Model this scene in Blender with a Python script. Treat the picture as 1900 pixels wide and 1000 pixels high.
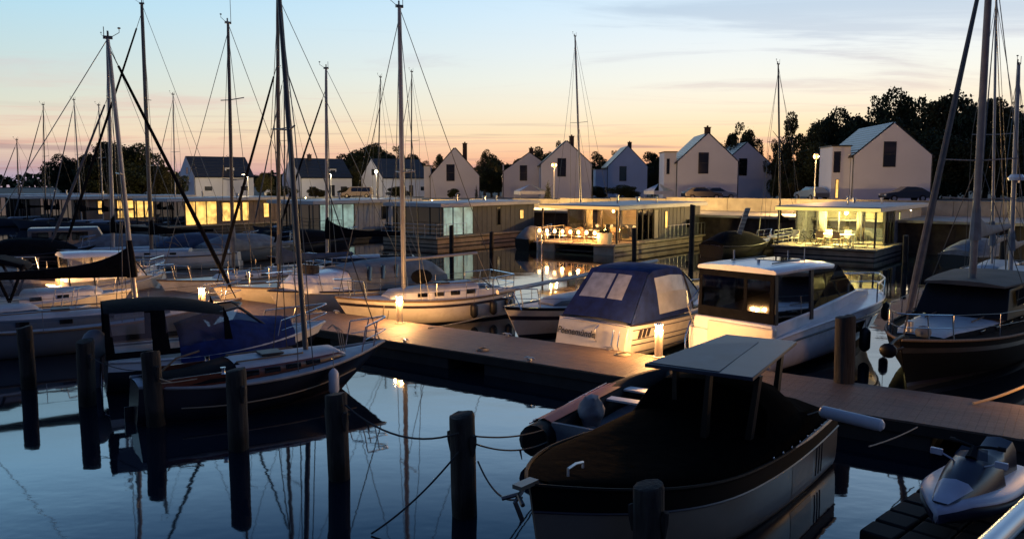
import bpy, bmesh, math, random
from math import sin, cos, pi, radians, sqrt, atan2
from mathutils import Vector, Matrix, noise as mnoise

for o in list(bpy.data.objects):
    bpy.data.objects.remove(o)
SC = bpy.context.scene
COL = SC.collection

# ------------------------------------------------------------------ camera
H = 5.0
F = 1500.0 / 1900.0                      # focal length over picture width
TH = math.atan(165.0 / 1500.0)           # looking down by this much
cam_d = bpy.data.cameras.new('camera')
cam_d.sensor_width = 36
cam_d.lens = 36 * F
cam_d.clip_start = 0.1
cam_d.clip_end = 6000
cam = bpy.data.objects.new('camera', cam_d)
cam.location = (0, 0, H)
cam.rotation_euler = (pi / 2 - TH, 0, 0)
COL.objects.link(cam)
SC.camera = cam
SC.render.resolution_x = 1024
SC.render.resolution_y = 538
SC.view_settings.view_transform = 'Standard'
SC.view_settings.look = 'None'
SC.view_settings.gamma = 1
SC.view_settings.exposure = 0.14


def ray(px, py):
    cx = (px - 950) / 1500.0
    cy = (py - 500) / 1500.0
    return Vector((cx, cos(TH) - cy * sin(TH), -sin(TH) - cy * cos(TH)))


def W(px, py, h):
    """where the sight line through a picture point meets height h"""
    r = ray(px, py)
    t = (h - H) / r.z
    return Vector((r.x * t, r.y * t, h))


def D(px, py, Y):
    r = ray(px, py)
    t = Y / r.y
    return Vector((r.x * t, Y, H + r.z * t))


def lin(c):
    c = c / 255.0
    return c / 12.92 if c <= 0.04045 else ((c + 0.055) / 1.055) ** 2.4


def rgb(r, g, b):
    return (lin(r), lin(g), lin(b), 1)


# ------------------------------------------------------------------ world: dusk sky
world = bpy.data.worlds.new('World')
SC.world = world
world.use_nodes = True
nt = world.node_tree
N = nt.nodes
Lk = nt.links
N.clear()


def nd(t, **k):
    n = N.new(t)
    for a, b in k.items():
        setattr(n, a, b)
    return n


def mth(op, a, b=None, c=None, clamp=False):
    n = nd('ShaderNodeMath', operation=op)
    n.use_clamp = clamp
    for i, v in enumerate((a, b, c)):
        if v is None:
            continue
        if isinstance(v, (int, float)):
            n.inputs[i].default_value = v
        else:
            Lk.new(v, n.inputs[i])
    return n.outputs[0]


def ramp(fac, stops, interp='LINEAR'):
    n = nd('ShaderNodeValToRGB')
    cr = n.color_ramp
    cr.interpolation = interp
    while len(cr.elements) < len(stops):
        cr.elements.new(0.5)
    for e, (p, c) in zip(cr.elements, stops):
        e.position = p
        e.color = c
    Lk.new(fac, n.inputs[0])
    return n.outputs[0]


def mix(fac, a, b, typ='MIX'):
    n = nd('ShaderNodeMix', data_type='RGBA', blend_type=typ)
    for sock, v in ((n.inputs[0], fac), (n.inputs[6], a), (n.inputs[7], b)):
        if isinstance(v, (int, float)):
            sock.default_value = v
        elif isinstance(v, tuple):
            sock.default_value = v
        else:
            Lk.new(v, sock)
    return n.outputs[2]


tc = nd('ShaderNodeTexCoord')
sep = nd('ShaderNodeSeparateXYZ')
Lk.new(tc.outputs['Generated'], sep.inputs[0])
X, Y_, Z = sep.outputs
zc = mth('MAXIMUM', Z, 0.0)
# elevation scale: z = sin(elevation); picture top is about z = 0.218
z01 = mth('MULTIPLY', zc, 1.0)
east = [(0.000, rgb(158, 152, 178)), (0.010, rgb(180, 160, 172)), (0.024, rgb(208, 182, 170)), (0.050, rgb(230, 210, 184)),
        (0.085, rgb(212, 215, 200)), (0.135, rgb(192, 214, 216)), (0.185, rgb(174, 213, 230)), (0.22, rgb(162, 208, 233)),
        (0.31, rgb(148, 203, 245)), (0.40, rgb(84, 138, 200)), (0.56, rgb(64, 98, 152)), (1.0, rgb(44, 64, 108))]
west = [(0.000, rgb(240, 146, 104)), (0.012, rgb(250, 168, 118)), (0.030, rgb(255, 192, 142)), (0.055, rgb(254, 222, 174)),
        (0.085, rgb(250, 234, 206)), (0.118, rgb(242, 240, 228)), (0.150, rgb(233, 238, 238)), (0.200, rgb(216, 233, 246)), (0.22, rgb(208, 230, 246)),
        (0.33, rgb(172, 213, 252)), (0.42, rgb(104, 160, 220)), (0.56, rgb(70, 104, 158)), (1.0, rgb(44, 64, 108))]
c_left = ramp(z01, east)
c_glow = ramp(z01, west)
# azimuth factor: 0 at the left edge of the picture, 1 from the middle right on
az = mth('ARCTAN2', X, Y_)
azf = mth('SMOOTH_MIN', mth('MULTIPLY_ADD', az, 1.25, 0.72), 1.0, 0.25)
azf = mth('MAXIMUM', azf, 0.0)
sky_front = mix(azf, c_left, c_glow)
# behind the camera: the night side
back = ramp(z01, [(0.0, rgb(52, 56, 78)), (0.2, rgb(60, 72, 104)), (0.5, rgb(62, 84, 128)), (1.0, rgb(52, 76, 124))])
bf = mth('MULTIPLY_ADD', Y_, -1.6, 0.15, clamp=True)
sky = mix(bf, sky_front, back)
# streaky clouds on a plane high above, seen in perspective
den = mth('ADD', zc, 0.05)
cxv = nd('ShaderNodeCombineXYZ')
Lk.new(mth('DIVIDE', X, den), cxv.inputs[0])
Lk.new(mth('DIVIDE', Y_, den), cxv.inputs[1])
mp = nd('ShaderNodeMapping')
mp.inputs['Rotation'].default_value = (0, 0, radians(-14))
mp.inputs['Scale'].default_value = (0.22, 0.75, 1)
Lk.new(cxv.outputs[0], mp.inputs[0])
nz = nd('ShaderNodeTexNoise')
nz.inputs['Scale'].default_value = 1.15
nz.inputs['Detail'].default_value = 9
nz.inputs['Roughness'].default_value = 0.60
nz.inputs['Distortion'].default_value = 0.9
Lk.new(mp.outputs[0], nz.inputs['Vector'])
cm = ramp(nz.outputs[0], [(0.50, (0, 0, 0, 1)), (0.66, (1, 1, 1, 1))], 'EASE')
ccol = ramp(z01, [(0.0, rgb(160, 128, 140)), (0.04, rgb(218, 164, 148)), (0.09, rgb(222, 196, 184)), (0.16, rgb(188, 198, 212)),
                  (0.25, rgb(150, 184, 212)), (1.0, rgb(46, 66, 110))])
cfac = mth('MULTIPLY', cm, 0.62)
cfac = mth('MULTIPLY', cfac, mth('SUBTRACT', 1.0, bf))
sky = mix(cfac, sky, ccol)
# thin dark bars low over the horizon
cb = nd('ShaderNodeCombineXYZ')
Lk.new(mth('MULTIPLY', az, 2.2), cb.inputs[0])
Lk.new(mth('MULTIPLY', zc, 70.0), cb.inputs[1])
nb = nd('ShaderNodeTexNoise')
nb.inputs['Scale'].default_value = 1.0
nb.inputs['Detail'].default_value = 4
Lk.new(cb.outputs[0], nb.inputs['Vector'])
bm_ = ramp(nb.outputs[0], [(0.54, (0, 0, 0, 1)), (0.64, (1, 1, 1, 1))], 'EASE')
lowf = ramp(z01, [(0.0, (0, 0, 0, 1)), (0.02, (1, 1, 1, 1)), (0.055, (.7, .7, .7, 1)), (0.085, (0, 0, 0, 1))])
sky = mix(mth('MULTIPLY', mth('MULTIPLY', bm_, lowf), 0.6), sky, rgb(150, 116, 126))
bg = nd('ShaderNodeBackground')
Lk.new(sky, bg.inputs[0])
st_ = ramp(z01, [(0.0, (.5, .5, .5, 1)), (0.225, (.5, .5, .5, 1)), (0.29, (.84, .84, .84, 1)), (0.34, (.70, .70, .70, 1)), (0.42, (.38, .38, .38, 1)), (0.65, (.40, .40, .40, 1)), (1.0, (.40, .40, .40, 1))])
Lk.new(mth('MULTIPLY', st_, 2.0), bg.inputs[1])  # sky boosted just above the frame, added to brighten water reflections and decks
wo = nd('ShaderNodeOutputWorld')
Lk.new(bg.outputs[0], wo.inputs[0])

# ------------------------------------------------------------------ materials
MATS = {}


def mat(name, col, rough=0.6, metal=0.0, spec=0.5, var=0.0, vscale=3.0, bump=0.0, bscale=20.0, stretch=(1, 1, 1),
        emit=None, es=1.0, coat=0.0, dirt=None, dscale=1.2, damt=0.0):
    """procedural material: base colour with noise variation, an optional second (dirt) colour and bump"""
    if name in MATS:
        return MATS[name]
    m = bpy.data.materials.new(name)
    m.use_nodes = True
    t = m.node_tree
    p = t.nodes['Principled BSDF']
    p.inputs['Roughness'].default_value = rough
    p.inputs['Metallic'].default_value = metal
    p.inputs['Specular IOR Level'].default_value = spec
    if coat:
        p.inputs['Coat Weight'].default_value = coat
    c = tuple(col[:3]) + (1,)
    p.inputs['Base Color'].default_value = c
    co = t.nodes.new('ShaderNodeTexCoord')
    mp = t.nodes.new('ShaderNodeMapping')
    mp.inputs['Scale'].default_value = stretch
    t.links.new(co.outputs['Object'], mp.inputs[0])
    last = None
    if var:
        n = t.nodes.new('ShaderNodeTexNoise')
        n.inputs['Scale'].default_value = vscale
        n.inputs['Detail'].default_value = 6
        t.links.new(mp.outputs[0], n.inputs['Vector'])
        r = t.nodes.new('ShaderNodeValToRGB')
        r.color_ramp.elements[0].position = 0.3
        r.color_ramp.elements[1].position = 0.7
        r.color_ramp.elements[0].color = tuple(x * (1 - var) for x in c[:3]) + (1,)
        r.color_ramp.elements[1].color = tuple(min(1, x * (1 + var)) for x in c[:3]) + (1,)
        t.links.new(n.outputs[0], r.inputs[0])
        last = r.outputs[0]
    if dirt:
        n2 = t.nodes.new('ShaderNodeTexNoise')
        n2.inputs['Scale'].default_value = dscale
        n2.inputs['Detail'].default_value = 8
        n2.inputs['Roughness'].default_value = 0.65
        t.links.new(mp.outputs[0], n2.inputs['Vector'])
        r2 = t.nodes.new('ShaderNodeValToRGB')
        r2.color_ramp.elements[0].position = 0.48
        r2.color_ramp.elements[1].position = 0.72
        r2.color_ramp.elements[0].color = (0, 0, 0, 1)
        r2.color_ramp.elements[1].color = (damt, damt, damt, 1)
        t.links.new(n2.outputs[0], r2.inputs[0])
        mx = t.nodes.new('ShaderNodeMix')
        mx.data_type = 'RGBA'
        t.links.new(r2.outputs[0], mx.inputs[0])
        if last:
            t.links.new(last, mx.inputs[6])
        else:
            mx.inputs[6].default_value = c
        mx.inputs[7].default_value = tuple(dirt[:3]) + (1,)
        last = mx.outputs[2]
    if last:
        t.links.new(last, p.inputs['Base Color'])
    if bump:
        n3 = t.nodes.new('ShaderNodeTexNoise')
        n3.inputs['Scale'].default_value = bscale
        n3.inputs['Detail'].default_value = 5
        t.links.new(mp.outputs[0], n3.inputs['Vector'])
        b = t.nodes.new('ShaderNodeBump')
        b.inputs['Strength'].default_value = bump
        b.inputs['Distance'].default_value = 0.02
        t.links.new(n3.outputs[0], b.inputs['Height'])
        t.links.new(b.outputs[0], p.inputs['Normal'])
    if emit:
        p.inputs['Emission Color'].default_value = tuple(emit[:3]) + (1,)
        p.inputs['Emission Strength'].default_value = es
        if 'lit_window' in name:
            n4 = t.nodes.new('ShaderNodeTexNoise')
            n4.inputs['Scale'].default_value = 1.7
            n4.inputs['Detail'].default_value = 5
            t.links.new(co.outputs['Object'], n4.inputs['Vector'])
            r4 = t.nodes.new('ShaderNodeMapRange')
            r4.inputs[1].default_value = .35
            r4.inputs[2].default_value = .62
            r4.inputs[3].default_value = es * .42
            r4.inputs[4].default_value = es * 1.25
            t.links.new(n4.outputs[0], r4.inputs[0])
            t.links.new(r4.outputs[0], p.inputs['Emission Strength'])
    MATS[name] = m
    return m


def glass_mat(name, tint, alpha, rough=0.03):
    m = bpy.data.materials.new(name)
    m.use_nodes = True
    t = m.node_tree
    t.nodes.clear()
    o = t.nodes.new('ShaderNodeOutputMaterial')
    tr = t.nodes.new('ShaderNodeBsdfTransparent')
    tr.inputs[0].default_value = tuple(tint) + (1,)
    gl = t.nodes.new('ShaderNodeBsdfGlossy')
    gl.inputs['Roughness'].default_value = rough
    gl.inputs['Color'].default_value = (.9, .9, .9, 1)
    fr = t.nodes.new('ShaderNodeFresnel')
    fr.inputs[0].default_value = 1.5
    ad = t.nodes.new('ShaderNodeMath')
    ad.operation = 'ADD'
    ad.inputs[1].default_value = alpha
    ad.use_clamp = True
    mx = t.nodes.new('ShaderNodeMixShader')
    t.links.new(fr.outputs[0], ad.inputs[0])
    t.links.new(ad.outputs[0], mx.inputs[0])
    t.links.new(tr.outputs[0], mx.inputs[1])
    t.links.new(gl.outputs[0], mx.inputs[2])
    t.links.new(mx.outputs[0], o.inputs[0])
    MATS[name] = m
    return m


GEL = dict(rough=0.28, var=0.05, vscale=1.5, dscale=1.6)
M_white = mat('white_gelcoat', (.76, .76, .77), dirt=(.33, .31, .27), damt=.45, **GEL)
M_cream = mat('cream_gelcoat', (.70, .65, .56), dirt=(.36, .30, .22), damt=.45, **GEL)
M_bluegrey = mat('grey_blue_gelcoat', (.085, .105, .13), dirt=(.12, .13, .14), damt=.5, **GEL)
M_beige = mat('beige_hull_paint', (.16, .135, .105), rough=.3, var=.05, vscale=.7, dirt=(.25, .2, .15), dscale=1.1, damt=.3)
M_black = mat('black_paint', (.005, .005, .006), rough=.45, spec=.25, var=.3)
M_navy = mat('navy_paint', (.005, .006, .012), rough=.3, var=.3)
M_dk = mat('dark_canvas', (.005, .0055, .008), rough=.95, spec=.1, var=.35, vscale=5, bump=.6, bscale=6)
M_bluecanvas = mat('blue_canvas', (.008, .022, .11), rough=.85, spec=.3, var=.35, vscale=4, bump=1.0, bscale=3.5)
M_greycanvas = mat('grey_canvas', (.15, .17, .19), rough=.85, var=.25, vscale=3, bump=.5, bscale=5)
M_antifoul = mat('dark_antifouling', (.02, .016, .014), rough=.7, var=.4)
M_stripe = mat('dark_stripe', (.025, .02, .03), rough=.4)
M_deck = mat('grey_deck', (.42, .44, .46), rough=.6, var=.12, vscale=4, bump=.2, bscale=60)
M_teak = mat('weathered_wood', (.17, .115, .07), rough=.7, var=.35, vscale=6, stretch=(1, 8, 8), bump=.4)
M_mahog = mat('mahogany', (.09, .025, .013), rough=.25, var=.35, vscale=4, stretch=(1, 6, 6), coat=.4)
M_alu = mat('mast_aluminium', (.34, .33, .32), rough=.45, metal=.35, var=.15, vscale=2)
M_dkalu = mat('dark_mast', (.10, .095, .09), rough=.5, metal=.2, var=.2)
M_steel = mat('stainless_steel', (.62, .62, .62), rough=.18, metal=1.0, var=.06)
M_wire = mat('wire', (.10, .10, .10), rough=.4, metal=.6)
M_sail = mat('furled_sail', (.09, .095, .11), rough=.8, var=.3, vscale=2, stretch=(1, 1, .4), bump=.5, bscale=8)
M_win = mat('dark_glass', (.008, .009, .011), rough=.04, spec=.8)
M_clear = glass_mat('clear_glass', (.92, .95, .94), .06)
M_vinyl = glass_mat('clear_vinyl', (.88, .89, .92), .14, .09)
M_smoke = glass_mat('smoked_vinyl', (.16, .16, .17), .05, .05)
M_fend = mat('fender_white', (.6, .6, .6), rough=.45, var=.1)
M_fendk = mat('fender_black', (.012, .012, .014), rough=.5, var=.3)
M_rope = mat('rope', (.30, .27, .21), rough=.9, var=.3, vscale=60, bump=.6, bscale=120)
M_dkrope = mat('dark_rope', (.03, .03, .032), rough=.9, var=.3, vscale=60)
M_pile = mat('tarred_timber', (.020, .017, .015), rough=.9, var=.6, vscale=7, stretch=(1.5, 1.5, .22), bump=1.0, bscale=14,
             dirt=(.05, .045, .036), dscale=3, damt=.7)
M_planks = None
M_wet = mat('wet_timber', (.012, .011, .01), rough=.6, var=.4)
M_concrete = mat('weathered_concrete', (.36, .33, .28), rough=.85, var=.2, vscale=1.4, bump=.4, bscale=12, dirt=(.2, .18, .15),
                 dscale=.5, damt=.6)
M_dkconc = mat('dark_concrete', (.07, .065, .06), rough=.85, var=.3, vscale=1.4, bump=.4, bscale=12)
M_zinc = mat('galvanised', (.45, .46, .47), rough=.4, metal=.7, var=.12)
M_rubber = mat('rubber', (.008, .008, .009), rough=.75, spec=.25, var=.2)
M_red = mat('dull_red', (.32, .04, .045), rough=.6, var=.25)
M_lampglow = mat('lamp_glow', (1, .7, .35), emit=(1, .60, .24), es=7)
M_sodium = mat('sodium_glow', (1, .6, .2), emit=(1, .52, .13), es=2.2)
M_lampcool = mat('lamp_glow_pale', (1, .85, .6), emit=(1, .82, .55), es=12)
M_litwin = mat('lit_window', (.9, .6, .2), emit=(1, .56, .13), es=1.25)
M_litcool = mat('lit_window_pale', (.3, .4, .35), emit=(.62, .92, .80), es=.30)


def tag(o, label=None, cat=None, group=None, kind=None):
    if label:
        o['label'] = label
    if cat:
        o['category'] = cat
    if group:
        o['group'] = group
    if kind:
        o['kind'] = kind
    return o


def empty(name, label, cat, loc=(0, 0, 0), rz=0, group=None):
    o = bpy.data.objects.new(name, None)
    COL.objects.link(o)
    o.empty_display_size = .2
    o.location = loc
    o.rotation_euler = (0, 0, rz)
    return tag(o, label, cat, group)


def copy_tree(o, parent=None):
    c = o.copy()
    COL.objects.link(c)
    c.parent = parent
    for ch in list(o.children):
        copy_tree(ch, c)
    return c


SPLIT = {'stanchion', 'side_window', 'hardtop_post', 'rope_chock', 'side_vent', 'hull_window', 'thwart', 'hull_moulding', 'rubbing_band', 'roof_vent', 'window_frame', 'wheelhouse_window',
         'cabin_window', 'roof_antenna', 'curtain', 'kitchen_units', 'mast_crutch', 'boarding_step', 'glazing', 'ceiling_lamp', 'hardtop_frame', 'rear_window', 'roof_rail'}


MERGE = {'canopy', 'windscreen'}


class MB:
    def __init__(s):
        s.v = []
        s.f = []
        s.m = []

    def face(s, idx, m=0):
        s.f.append(tuple(idx))
        s.m.append(m)

    def poly(s, pts, m=0):
        b = len(s.v)
        s.v += [Vector(p) for p in pts]
        s.face(range(b, b + len(pts)), m)

    def box(s, c, d, rz=0, m=0, tilt=None):
        b = len(s.v)
        R = Matrix.Rotation(rz, 3, 'Z')
        if tilt is not None:
            R = R @ tilt
        for sx in (-.5, .5):
            for sy in (-.5, .5):
                for sz in (-.5, .5):
                    s.v.append(Vector(c) + R @ Vector((sx * d[0], sy * d[1], sz * d[2])))
        for q in ((0, 1, 3, 2), (4, 6, 7, 5), (0, 4, 5, 1), (2, 3, 7, 6), (0, 2, 6, 4), (1, 5, 7, 3)):
            s.face([b + i for i in q], m)
        return s

    def bb(s, x0, x1, y0, y1, z0, z1, m=0):
        return s.box(((x0 + x1) / 2, (y0 + y1) / 2, (z0 + z1) / 2), (abs(x1 - x0), abs(y1 - y0), abs(z1 - z0)), m=m)

    def tube(s, pts, r, seg=8, m=0, caps=True, flat=1.0):
        pts = [Vector(p) for p in pts]
        n = len(pts)
        rr = r if isinstance(r, (list, tuple)) else [r] * n
        b = len(s.v)
        up = None
        for i, p in enumerate(pts):
            t = (pts[min(i + 1, n - 1)] - pts[max(i - 1, 0)])
            t = t.normalized() if t.length > 1e-9 else Vector((0, 0, 1))
            if up is None:
                up = Vector((0, 0, 1)) if abs(t.z) < .9 else Vector((1, 0, 0))
            a = t.cross(up)
            if a.length < 1e-6:
                a = t.cross(Vector((0, 1, 0)))
            a.normalize()
            c = a.cross(t).normalized()
            up = c
            for k in range(seg):
                w = 2 * pi * k / seg
                s.v.append(p + a * (cos(w) * rr[i] * flat) + c * (sin(w) * rr[i]))
        for i in range(n - 1):
            for k in range(seg):
                k2 = (k + 1) % seg
                s.face((b + i * seg + k, b + i * seg + k2, b + (i + 1) * seg + k2, b + (i + 1) * seg + k), m)
        if caps:
            s.face([b + k for k in range(seg)][::-1], m)
            s.face([b + (n - 1) * seg + k for k in range(seg)], m)
        return s

    def loft(s, rings, m=0, closed=False, caps=True, mf=None):
        b = len(s.v)
        n = len(rings[0])
        for r in rings:
            s.v += [Vector(p) for p in r]
        e = n if closed else n - 1
        for i in range(len(rings) - 1):
            for k in range(e):
                k2 = (k + 1) % n
                s.face((b + i * n + k, b + i * n + k2, b + (i + 1) * n + k2, b + (i + 1) * n + k), mf(i, k) if mf else m)
        if caps:
            s.face([b + k for k in range(n)][::-1], mf(0, -1) if mf else m)
            s.face([b + (len(rings) - 1) * n + k for k in range(n)], mf(-1, -1) if mf else m)
        return s

    def prof(s, pts, m=0):
        """closed side profile of (x, z, halfwidth)"""
        b = len(s.v)
        n = len(pts)
        for sg in (-1, 1):
            for x, z, w in pts:
                s.v.append(Vector((x, sg * w, z)))
        s.face([b + k for k in range(n)], m)
        s.face([b + n + k for k in range(n)][::-1], m)
        for k in range(n):
            k2 = (k + 1) % n
            s.face((b + k2, b + k, b + n + k, b + n + k2), m)
        return s

    def ell(s, c, r, seg=12, rings=8, m=0):
        R = []
        for i in range(rings + 1):
            a = -pi / 2 + pi * i / rings
            R.append([(c[0] + r[0] * cos(a) * cos(2 * pi * k / seg), c[1] + r[1] * cos(a) * sin(2 * pi * k / seg), c[2] + r[2] * sin(a))
                      for k in range(seg)])
        return s.loft(R, m, closed=True, caps=False)

    def pieces(s):
        par = list(range(len(s.v)))

        def find(i):
            while par[i] != i:
                par[i] = par[par[i]]
                i = par[i]
            return i
        seen = {}
        for i, v in enumerate(s.v):
            k = (round(v[0], 4), round(v[1], 4), round(v[2], 4))
            if k in seen:
                par[find(i)] = find(seen[k])
            seen[k] = i
        for f in s.f:
            for i in f[1:]:
                par[find(i)] = find(f[0])
        out = {}
        for f, m in zip(s.f, s.m):
            q_ = out.setdefault(find(f[0]), (MB(), {}))
            idx = []
            for i in f:
                if i not in q_[1]:
                    q_[1][i] = len(q_[0].v)
                    q_[0].v.append(s.v[i])
                idx.append(q_[1][i])
            q_[0].face(idx, m)
        return [a for a, b in out.values()]

    def build(s, name, mats, parent=None, smooth=40, bevel=0, loc=None):
        if name in SPLIT:
            ps = s.pieces()
            if len(ps) > 1:
                return [p_.build(name, mats, parent, smooth, bevel, loc) if p_.m and not setattr(p_, 'one', 1) else None for p_ in ps][0]
        me = bpy.data.meshes.new(name)
        me.from_pydata([tuple(v) for v in s.v], [], s.f)
        if not isinstance(mats, (list, tuple)):
            mats = [mats]
        for q in mats:
            me.materials.append(q)
        if any(s.m):
            me.polygons.foreach_set('material_index', s.m)
        bmm = bmesh.new()
        bmm.from_mesh(me)
        if name in MERGE:
            bmesh.ops.remove_doubles(bmm, verts=bmm.verts, dist=.0008)
        bmesh.ops.recalc_face_normals(bmm, faces=bmm.faces)
        bmm.to_mesh(me)
        bmm.free()
        if smooth:
            me.shade_smooth()
            me.set_sharp_from_angle(angle=radians(smooth))
        me.update()
        o = bpy.data.objects.new(name, me)
        COL.objects.link(o)
        if parent:
            o.parent = parent
        if loc:
            o.location = loc
        if bevel:
            bv = o.modifiers.new('bevel', 'BEVEL')
            bv.width = bevel
            bv.segments = 2
            bv.limit_method = 'ANGLE'
        return o


def lerp(a, b, t):
    return a + (b - a) * t


def catenary(a, b, sag, n=14):
    a = Vector(a)
    b = Vector(b)
    return [a.lerp(b, i / n) - Vector((0, 0, sag * 4 * (i / n) * (1 - i / n))) for i in range(n + 1)]


def rope(name, label, a, b, sag, r=.014, m=None, group=None, knot=None):
    mb = MB()
    pts = catenary(a, b, sag)
    mb.tube(pts, r, 6)
    if knot:
        k = pts[int(knot * 14)]
        mb.tube([k, k + Vector((.03, 0, -.16))], [.02, .008], 5)
    return tag(mb.build(name, m or M_dkrope), label, 'rope', group)


def point_light(name, loc, energy, col, parent=None, rad=.06):
    l = bpy.data.lights.new(name, 'POINT')
    l.energy = energy
    l.color = col
    l.shadow_soft_size = rad
    o = bpy.data.objects.new(name, l)
    COL.objects.link(o)
    o.location = loc
    if parent:
        o.parent = parent
    return o


# ================================================================== SETTING
U = Vector((.816, -.577, 0))              # along the pier, to the right and nearer
V = Vector((.577, .816, 0))               # across it, away from the camera


def struct(name, mb, m, smooth=0):
    o = mb.build(name, m, smooth=smooth)
    o['kind'] = 'structure'
    return o


# water
mw = bpy.data.materials.new('water')
mw.use_nodes = True
t = mw.node_tree
p = t.nodes['Principled BSDF']
p.inputs['Base Color'].default_value = (.003, .008, .016, 1)
p.inputs['Roughness'].default_value = .035
p.inputs['IOR'].default_value = 1.62
co = t.nodes.new('ShaderNodeTexCoord')
heights = []
for sc_, st, det in ((.55, (1, 1.6, 1), 3), (3.2, (1, 1.8, 1), 4), (.12, (1, 1, 1), 1)):
    mp = t.nodes.new('ShaderNodeMapping')
    mp.inputs['Scale'].default_value = st
    mp.inputs['Rotation'].default_value = (0, 0, .5 * sc_)
    t.links.new(co.outputs['Object'], mp.inputs[0])
    n = t.nodes.new('ShaderNodeTexNoise')
    n.inputs['Scale'].default_value = sc_
    n.inputs['Detail'].default_value = det
    t.links.new(mp.outputs[0], n.inputs['Vector'])
    heights.append(n.outputs[0])
ad = t.nodes.new('ShaderNodeMath')
ad.operation = 'MULTIPLY_ADD'
t.links.new(heights[1], ad.inputs[0])
ad.inputs[1].default_value = .10
t.links.new(heights[0], ad.inputs[2])
bp = t.nodes.new('ShaderNodeBump')
n = t.nodes.new('ShaderNodeTexNoise')
n.inputs['Scale'].default_value = .09
n.inputs['Detail'].default_value = 3
t.links.new(co.outputs['Object'], n.inputs['Vector'])
mr = t.nodes.new('ShaderNodeMapRange')
mr.inputs[1].default_value = .40
mr.inputs[2].default_value = .60
mr.inputs[3].default_value = .25
mr.inputs[4].default_value = 1.0
t.links.new(n.outputs[0], mr.inputs[0])
t.links.new(mr.outputs[0], bp.inputs['Strength'])
bp.inputs['Distance'].default_value = .0075
t.links.new(ad.outputs[0], bp.inputs['Height'])
t.links.new(bp.outputs[0], p.inputs['Normal'])
mb = MB()
mb.poly([(-900, -60, 0), (900, -60, 0), (900, 2600, 0), (-900, 2600, 0)])
struct('water', mb, mw)

# quay: line through QP with direction QD (to the right and nearer)
QP = Vector((18.5, 61.6, 0))
QD = Vector((.80, -.60, 0))
QN = Vector((.60, .80, 0))


def q(s, n, z):
    return QP + QD * s + QN * n + Vector((0, 0, z))


M_ground = mat('dry_ground', (.10, .095, .075), rough=.95, var=.4, vscale=.3, bump=.5, bscale=3)
M_paving = mat('quay_paving', (.34, .31, .26), rough=.9, var=.2, vscale=.8)
GZ = 2.75


def gz(Y):
    return min(2.95, max(1.65, 2.9 - .015 * (Y - 85)))


def gq(s, n):
    p_ = q(s, n, 0)
    p_.z = gz(p_.y)
    return p_


mb = MB()
ss = list(range(-420, 421, 12))
ns = [9.66, 20, 35, 55, 80, 120, 200, 600, 3000]
mb.loft([[gq(s_, n_) for n_ in ns] for s_ in ss], caps=False)
struct('ground', mb, M_ground)
mb = MB()
mb.poly([q(-420, 0, 2.3), q(90, 0, 2.3), q(90, 9.3, 2.3), q(-420, 9.3, 2.3)])
mb.poly([q(-420, 0, 2.3), q(90, 0, 2.3), q(90, 0, 2.12), q(-420, 0, 2.12)])
mb.poly([q(-420, 0, 2.12), q(90, 0, 2.12), q(90, .5, 2.12), q(-420, .5, 2.12)])
struct('promenade', mb, M_paving)
mb = MB()
for s0 in range(-420, 90, 3):
    mb.poly([q(s0, .5, -.5), q(s0 + 1.5, .62, -.5), q(s0 + 1.5, .62, 2.12), q(s0, .5, 2.12)])
    mb.poly([q(s0 + 1.5, .62, -.5), q(s0 + 3, .5, -.5), q(s0 + 3, .5, 2.12), q(s0 + 1.5, .62, 2.12)])
o = mb.build('quay_piling_wall', mat('rusty_sheet_pile', (.035, .025, .02), rough=.8, var=.5, vscale=2))
tag(o, 'dark sheet pile wall under the lit promenade behind the houseboats', 'quay wall')
# parapet wall above the promenade with joints (segments shaped into one wall)
mb = MB()
s0 = -300
while s0 < 60:
    a, b_ = s0 + .02, s0 + 5.98
    p0, p1, p2, p3 = q(a, 9.32, 2.3), q(b_, 9.32, 2.3), q(b_, 9.62, 2.3), q(a, 9.62, 2.3)
    top = 3.38 if s0 > -12 else max(2.42, 3.38 + (s0 + 12) * .02)
    vv = len(mb.v)
    for pt in (p0, p1, p2, p3):
        mb.v.append(pt)
    for pt in (p0, p1, p2, p3):
        mb.v.append(pt + Vector((0, 0, top - 2.3)))
    for f_ in ((0, 1, 5, 4), (1, 2, 6, 5), (2, 3, 7, 6), (3, 0, 4, 7), (4, 5, 6, 7)):
        mb.face([vv + i for i in f_])
    s0 += 6
par = mb.build('parapet_wall', M_concrete, smooth=0)
tag(par, 'long pale parapet wall behind the promenade, lit yellow by street lamps', 'wall')
mb = MB()
s0 = -300
while s0 < 60:
    c = q(s0 + 3, 9.47, (3.38 if s0 > -12 else max(2.42, 3.38 + (s0 + 12) * .02)) + .028)
    mb.box(c, (5.97, .42, .05), atan2(QD.y, QD.x))
    s0 += 6
mb.build('coping', M_concrete, par)

# ------------------------------------------------------------------ the pier
def pier_mat():
    m = mat('pier_boards', (.14, .098, .07), rough=.62, var=.35, vscale=5, stretch=(.7, 9, 1), bump=.35, bscale=30,
            dirt=(.07, .055, .04), dscale=.6, damt=.7)
    return m


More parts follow.
